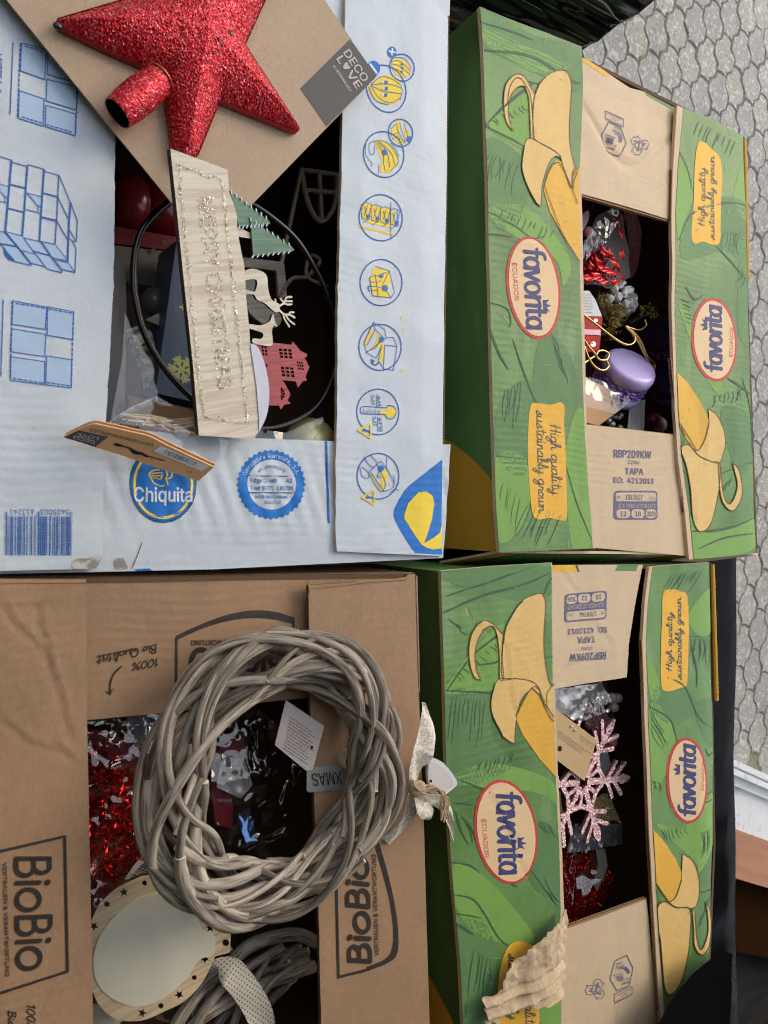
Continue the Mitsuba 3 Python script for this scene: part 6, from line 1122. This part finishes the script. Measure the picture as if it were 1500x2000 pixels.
# pine cone wreath piece
mat('snowy_scale', two(pr(proc(lambda p, n, uv: mix((.24, .22, .2), (.66, .66, .68), smoothstep(.35, .6, noise(p.x * 260, p.y * 260, p.z * 260)))), .8)))
pc = thing('pine_cone', 'snow tipped pine cone with grey white scales beside the moss', 'pine cone')
c0, c1 = at(*G5([(230, 880)])[0], .19), at(*G5([(440, 960)])[0], .19); ax = norm(c1 - c0); X = norm(np.cross(ax, [0, 0, 1])); Yv = np.cross(X, ax)
g = random.Random(7); nsc = 54
for i in range(nsc):
    t = i / nsc; a = i * 2.4; rad = .021 * math.sin(math.pi * (.18 + .72 * t)) ; o = c0 + (c1 - c0) * (t * 1.1 - .05) + rad * (math.cos(a) * X + math.sin(a) * Yv)
    if o[2] < .184: continue
    out = norm(o - (c0 + (c1 - c0) * t)); m = trimesh.creation.icosphere(2, 1.0); v = m.vertices * [.0062, .0054, .0021]; e1_ = norm(np.cross(out, ax)); e2_ = norm(out * .5 + ax * .8); e3_ = np.cross(e1_, e2_); m.vertices = o + v[:, :1] * e1_ + v[:, 1:2] * e2_ + v[:, 2:] * e3_
    obj(pc, 'scale', m, 'snowy_scale', True)
obj(pc, 'core', tube([c0, c1], [.012, .01], 12), mat('cone_brown', two(pr(S(74, 58, 46), .9))))
ms_ = thing('moss_twig', 'tuft of olive moss with a dark twig beside the pine cone', 'moss')
def tuft(th, name, spots, n, seed, m, z, ln=.007):
    g = np.random.default_rng(seed); V, F = [], []
    for c in spots:
        o0 = at(*c, z)
        for i in range(n):
            o = o0 + g.normal(0, .0035, 3); d = norm(g.normal(size=3) + [0, 0, .6]) * ln * g.uniform(.4, 1.2); s = norm(np.cross(d, g.normal(size=3))) * .0008; k = len(V); V += [o - s, o + s, o + d + s * .2, o + d * .6 + s * 1.6]; F += [[k, k + 1, k + 3], [k, k + 3, k + 2]]
    k = obj(th, name, trimesh.Trimesh(np.array(V), np.array(F), process=False), m); labels[k] = {'kind': 'stuff'}
mat('moss_olive', two(pr(S(136, 120, 62), .9)))
tuft(ms_, 'moss', G5([(220, 920), (250, 950), (290, 1000), (310, 1040), (350, 980), (330, 1080), (300, 1120), (280, 1020), (360, 1050), (290, 1180)]), 60, 4, 'moss_olive', .204); tuft(ms_, 'moss', G5([(560, 1000), (620, 1020)]), 40, 5, mat('moss_bright', two(pr(S(152, 158, 74), .9))), .205, .005)
obj(ms_, 'twig', tube(pts(G5([(440, 1110), (520, 1060), (600, 1020)]), .2), .0026, 8), 'plastic_black')
wp2 = thing('paper_tag', 'white tag with small print over the red gift box ornament', 'tag'); Pp = plane3((1138, 568, .21), (1160, 575, .214), (1140, 618, .214)); obj(wp2, 'sheet', Pp.slab(Pp.px(G5([(40, 850), (125, 848), (175, 920), (228, 1052), (70, 1048), (40, 1040)])), -.0006, 0, .02), 'paper_white'); lines_of_text(wp2, Pp, G5([(70, 880)])[0], G5([(150, 885)])[0], G5([(75, 1020)])[0], 7, 6, h=.0006)
rg = thing('gift_ornament', 'small red gift box ornament with pink band and silver dots', 'ornament'); Pr_ = flat(.203); krg = obj(rg, 'box', Pr_.slab(Pr_.px(G5([(40, 1048), (235, 1056), (205, 1330), (40, 1340)])), -.035, 0, .05), mat('lacquer_red', two(pr(S(170, 14, 26), .5, specular=.25))))
obj(rg, 'band', Pr_.slab(Pr_.px(G5([(40, 1155), (208, 1162), (210, 1205), (40, 1195)])), 0, .0015, .05), mat('band_pink', two(pr(S(216, 176, 190), .4))))
for c, r_ in (((175, 1085), 15), ((155, 1275), 22), ((90, 1300), 8)): obj(rg, 'silver_dot', Pr_.slab(Pr_.px(G5(ring(*c, r_, r_ * .9))), 0, .0006, .05), 'silver_foil')
obj(rg, 'twine', tube(pts(crv(G5([(95, 1215), (110, 1250), (155, 1270)]), 4), .206), .0008, 6), 'red_foil')
gw = thing('gold_wire', 'looped gold wire hangers tangled above the purple macaron', 'wire')
for q, z in (([(50, 1015), (200, 1130), (330, 1230), (430, 1278), (485, 1255), (480, 1200), (415, 1130)], .222), ([(415, 1130), (470, 1150), (530, 1160), (580, 1125), (568, 1080)], .222), ([(430, 1140), (490, 1190), (540, 1260), (590, 1370), (640, 1420), (652, 1470)], .22), ([(470, 1200), (520, 1260), (570, 1360), (620, 1440), (650, 1470)], .219), ([(60, 1200), (120, 1290), (182, 1362)], .218), ([(50, 1450), (120, 1400), (182, 1362)], .216), ([(182, 1362), (200, 1330), (240, 1325), (280, 1350), (265, 1395), (215, 1400), (185, 1375)], .218), ([(90, 1310), (130, 1400), (180, 1460), (240, 1482), (280, 1450), (262, 1405)], .217)):
    obj(gw, 'loop', tube(pts(crv(G5(q), 6), z), .0013, 8), 'gold_metal', True)
def macaron(label, px, z, r, ratio, dirp, cols, seed):
    th = thing('macaron_ornament', label, 'ornament'); c = at(*px, z); vw = norm(CAM - c); d2 = norm(np.array(dirp)); im = CR * d2[0] - CU * d2[1]; ax = norm(vw * ratio + norm(im - vw * (im @ vw)) * math.sqrt(1 - ratio ** 2))
    X = norm(np.cross(ax, [0, 1, .1])); Yv = np.cross(ax, X)
    def lathe(prof, n=56): return grid_mesh(np.array([[c + ax * h + r_ * (math.cos(a) * X + math.sin(a) * Yv) for r_, h in prof] for a in np.linspace(0, 2 * math.pi, n)]))
    k = r
    obj(th, 'top_shell', lathe([(1e-4, 0), (.45 * k, -.0001), (.78 * k, -.0004), (.88 * k, -.0012), (.95 * k, -.0034), (.99 * k, -.007), (k, -.011), (.985 * k, -.015), (.93 * k, -.018)]), cols[0], True)
    gm, gc = glitter(lathe([(.95 * k, -.018)] + [(.965 * k + .001 * math.sin(i * 2), -.020 - .0016 * i) for i in range(10)], 120), seed, cols[1], .0005); obj(th, 'glitter_filling', gm, 'star_glitter', color=gc)
    obj(th, 'bottom_shell', lathe([(.9 * k, -.035), (k, -.038), (.97 * k, -.046), (.7 * k, -.053), (1e-4, -.055)]), cols[0], True)
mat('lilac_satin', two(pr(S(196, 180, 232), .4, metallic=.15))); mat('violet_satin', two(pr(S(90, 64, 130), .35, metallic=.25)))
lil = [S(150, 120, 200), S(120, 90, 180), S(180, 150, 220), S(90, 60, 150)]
macaron('lilac macaron ornament with a shiny top and glitter filling, nearest the envelope', (1236, 710), .216, .034, .47, (.56, -.83), ('lilac_satin', lil), 5)
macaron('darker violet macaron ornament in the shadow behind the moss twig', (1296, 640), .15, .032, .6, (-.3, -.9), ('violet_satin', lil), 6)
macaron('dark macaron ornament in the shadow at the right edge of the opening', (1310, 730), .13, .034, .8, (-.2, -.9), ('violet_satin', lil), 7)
ev = thing('kraft_envelope', 'brown kraft envelope in a clear sleeve below the lilac macaron', 'envelope'); Pe = plane3((1142, 740, .205), (1234, 782, .2), (1170, 830, .197)); obj(ev, 'paper', Pe.slab(Pe.px(G5([(60, 1560), (200, 1590), (465, 1720), (205, 1922), (60, 1890)])), -.003, 0, .02), 'header_kraft')
obj(ev, 'sleeve', crumple(G5([(60, 1520), (200, 1560), (470, 1715), (330, 1830), (60, 1760)]), .211, .006, .04, 31, .002), 'clear_film', True); lines_of_text(ev, Pe, G5([(260, 1640)])[0], G5([(350, 1690)])[0], G5([(220, 1700)])[0], 3, 9, h=.0006)
wc2 = thing('paper_card', 'narrow white card with fine grey print below the lilac macaron', 'card'); Pwc = flat(.185); obj(wc2, 'sheet', Pwc.slab(Pwc.px(G5([(452, 1740), (572, 1715), (560, 2000), (428, 2000)])), -.0006, 0, .02), 'paper_white'); lines_of_text(wc2, Pwc, G5([(465, 1760)])[0], G5([(455, 1960)])[0], G5([(550, 1750)])[0], 7, 10, h=.0006)
mb = thing('mini_bauble', 'small dark red glass bauble with a pale pink cap', 'bauble'); obj(mb, 'globe', ball(at(*G5([(635, 1880)])[0], .18), .0105), mat('ruby', two(pr(S(120, 22, 40), .2, clearcoat=.6))), True); obj(mb, 'cap', ball(at(*G5([(690, 1915)])[0], .172), .0105, 3, (1, 1, .8)), 'band_pink', True)
sb = thing('silver_bells', 'cluster of small silver jingle bells beside the envelope', 'bells'); g = random.Random(4)
for i in range(9): obj(sb, 'bell', ball(at(*G5([(g.uniform(270, 390), g.uniform(1830, 1960))])[0], g.uniform(.165, .18)), g.uniform(.003, .005), 2), 'silver_foil', True)

# ---------------------------------------------------------------- lower green box
H6 = cr(1070, 1320, 3.845)
sfl = thing('snowflake_ornament', 'pink glitter snowflake with six arms in the green box opening', 'ornament')
cx, cy = H6([(268, 800)])[0]; Pf = plane3((cx, cy, .222), (cx + 88, cy - 8, .222), (cx + 40, cy + 90, .22)); C0 = Pf.uv([(cx, cy)])[0]; Rr = np.linalg.norm(Pf.uv([(cx + 88, cy - 8)])[0] - C0); a0 = math.atan2(*(Pf.uv([(cx + 88, cy - 8)])[0] - C0)[::-1]); gs = []
def pol(a, r_): return C0 + Rr * r_ * np.array([math.cos(a), math.sin(a)])
for k in range(6):
    a = a0 + k * math.pi / 3; gs.append(LineString([pol(a, .12), pol(a, .82)]).buffer(.0036)); gs.append(Polygon(crv([pol(a, .72), pol(a + .085, .86), pol(a, 1.04), pol(a - .085, .86)], 5, True)))
    for s in (-1, 1):
        for r0, r1, da in ((.5, .72, .36), (.64, .9, .25)): gs.append(LineString([pol(a, r0), pol(a + s * da, r1)]).buffer(.0025))
        gs.append(LineString([pol(a, .46), pol(a + s * math.pi / 6, .34)]).buffer(.0028)); gs.append(LineString([pol(a + s * math.pi / 6, .34), pol(a + s * math.pi / 6, .12)]).buffer(.0022))
    gs.append(LineString([pol(a, .16), pol(a + math.pi / 3, .16)]).buffer(.0019))
g_ = unary_union(gs); pk = [S(242, 200, 204), S(234, 184, 190), S(248, 214, 217), S(214, 158, 166), S(252, 232, 233)]
gm, gc = glitter(Pf.sheet(g_.segmentize(.0012), 0, .0014), 3, pk, .0003); obj(sfl, 'face', gm, 'star_glitter', color=gc); obj(sfl, 'edge', Pf.slab(g_.simplify(.0002), -.0035, -.0003, .02), mat('rose_wood', two(pr(S(120, 70, 76), .7))))
kt = thing('kraft_tag', 'kraft card tag with a hole, small print and recycling triangles over the pink snowflake', 'tag'); Pk2 = plane3((1086, 1385, .232), (1165, 1445, .226), (1142, 1525, .226)); obj(kt, 'sheet', Pk2.slab(Pk2.px(H6([(40, 235), (62, 250), (368, 480), (276, 790), (78, 640), (40, 620)])), -.0008, 0, .02), mat('tag_kraft', two(pr(S(186, 158, 116), .7))))
lines_of_text(kt, Pk2, H6([(78, 410)])[0], H6([(318, 585)])[0], H6([(70, 450)])[0], 3, 2, h=.0006); obj(kt, 'hole', Pk2.sheet(Pk2.px(H6(ring(88, 545, 14, 22))), .0006, .02), 'hole_dark')
for c in ((172, 378), (198, 405)): obj(kt, 'staple', ball(Pk2.pt(Pk2.uv(H6([c])), .001)[0], .0016, 2), 'silver_foil')
tri_ = []
for c in ((260, 470), (294, 498), (326, 520)): q = H6([(c[0] - 15, c[1] - 20), (c[0] + 16, c[1] - 6), (c[0] - 4, c[1] + 22)]); u_ = Pk2.uv(q + [q[0]]); tri_.append(LineString(u_).buffer(.00022))
obj(kt, 'recycling_marks', Pk2.sheet(unary_union(tri_), .0006, .02), 'ink_grey')
kt2 = thing('kraft_tag', 'narrow kraft tag edge beside the left flap, below the snowflake arm', 'tag'); obj(kt2, 'sheet', flat(.205).slab(flat(.205).px(H6([(60, 850), (95, 870), (138, 1280), (100, 1290), (60, 1270)])), -.001, 0, .02), 'tag_kraft')
sb1 = thing('silver_bag', 'crumpled silver and clear wrapping at the top of the opening', 'bag'); obj(sb1, 'foil', crumple(H6([(40, 100), (200, 70), (400, 40), (430, 140), (380, 200), (300, 190), (250, 300), (180, 330), (40, 240)]), .195, .012, .035, 41, .002), 'silver_foil', True); obj(sb1, 'film', crumple(H6([(40, 100), (420, 40), (440, 170), (470, 320), (540, 370), (400, 260), (250, 330), (60, 280)]), .214, .012, .03, 42, .0016, octs=4), 'clear_film', True)
wb_ = thing('white_beads', 'bunch of three small white beads in the shadow', 'beads')
for c in ((482, 165), (495, 236), (526, 168)): obj(wb_, 'bead', ball(at(*H6([c])[0], .185), .0062), mat('bead_white', two(pr(S(222, 216, 214), .4))) if 'bead_white' not in scene else 'bead_white', True)
dp = thing('pink_bird', 'dusky pink glitter ornament half hidden behind the tag', 'ornament'); Pd = flat(.195); gq = Pd.px(H6(crv([(290, 190), (360, 200), (430, 270), (470, 330), (430, 400), (450, 540), (410, 520), (370, 400), (300, 400), (280, 300)], 4, True).tolist())); gm, gc = glitter(Pd.sheet(gq, 0, .0015), 4, [S(140, 96, 108), S(110, 70, 84), S(176, 130, 140)], .0004); obj(dp, 'face', gm, 'star_glitter', color=gc); obj(dp, 'edge', Pd.slab(gq, -.004, -.0004, .01), 'rose_wood')
pb2 = thing('pink_bead', 'terracotta pink bead on a thread in the shadow of the opening', 'bead'); obj(pb2, 'bead', ball(at(*H6([(480, 495)])[0], .19), .0072), mat('terra_bead', two(pr(S(180, 120, 112), .5))), True); obj(pb2, 'thread', tube(pts(H6([(470, 530), (440, 590)]), .19), .0006, 5), 'paper_white')
wc3 = thing('paper_card', 'pale blue grey card strip behind the snowflake', 'card'); obj(wc3, 'sheet', flat(.18).slab(flat(.18).px(H6([(390, 520), (450, 560), (480, 700), (430, 760), (330, 720)])), -.001, 0, .02), mat('card_blue', two(pr(S(168, 178, 192), .6))))
gst = thing('gold_star', 'gold glitter star ornament under the pink snowflake', 'ornament'); Pst = flat(.185); gq = Pst.px(H6([(420, 880), (460, 890), (555, 1108), (480, 1080), (380, 1260), (340, 1240), (350, 1080), (300, 960)])); gm, gc = glitter(Pst.sheet(gq, 0, .0015), 5, [S(190, 176, 110), S(150, 136, 80), S(226, 216, 160)], .0004); obj(gst, 'face', gm, 'star_glitter', color=gc)
sb2 = thing('clear_bag', 'shiny clear bag end with a pinked zigzag edge below the snowflake', 'bag')
zz = [(135 + i * 22, 1345 - i * 3.4 + (8 if i % 2 else -4)) for i in range(21)]
obj(sb2, 'film', crumple(H6([(165, 1120), (250, 1110), (330, 1130), (440, 1090), (550, 1110), (578, 1275)] + zz[::-1]), .2, .012, .03, 51, .0016), 'clear_film', True); obj(sb2, 'grey_liner', crumple(H6([(170, 1130), (560, 1110), (572, 1268), (140, 1330)]), .19, .006, .03, 52, .002), mat('smoke_foil', two(pr(S(128, 130, 146), .28, metallic=.6))), True)
tn2 = thing('tinsel_bag', 'red tinsel garland in a clear bag below the snowflake', 'bag'); tinsel(tn2, 'tinsel', H6([(60, 1350), (250, 1330), (420, 1330), (440, 1480), (420, 1650), (330, 1760), (200, 1860), (110, 1880)]), .17, 1300, 13, dz=.02, ln=.018, w=.0009)
obj(tn2, 'paper_insert', flat(.19).slab(flat(.19).px(H6([(360, 1300), (430, 1300), (450, 1430), (370, 1620), (340, 1560), (380, 1430)])), -.001, 0, .02), 'tray_grey'); obj(tn2, 'film', crumple(H6([(70, 1360), (400, 1330), (440, 1500), (330, 1700), (110, 1800)]), .2, .014, .04, 55, .002), 'clear_film', True)

# ---------------------------------------------------------------- loose black film over the front corner of the lower green box
lf = thing('film_flap', 'loose flap of black plastic film folded over the lower right box corner', 'plastic film')
Pfl = flat(.285); cen = None
def fdisp(uv): return .012 * (meshkit.fbm(np.c_[uv / .09, np.full(len(uv), 1.0)], 3, 5) - .5) - .10 * np.clip((uv[:, 0] - .83) / .12, 0, 1)
Pfl.disp = fdisp
obj(lf, 'sheet', Pfl.slab(Pfl.px(crv([(1290, 1985), (1320, 1935), (1360, 1895), (1400, 1868), (1425, 1862), (1452, 1880), (1478, 1925), (1500, 1960), (1520, 2120), (1250, 2120), (1262, 2040)], 4, True).tolist()), -.0006, 0, .006), 'film_dull')
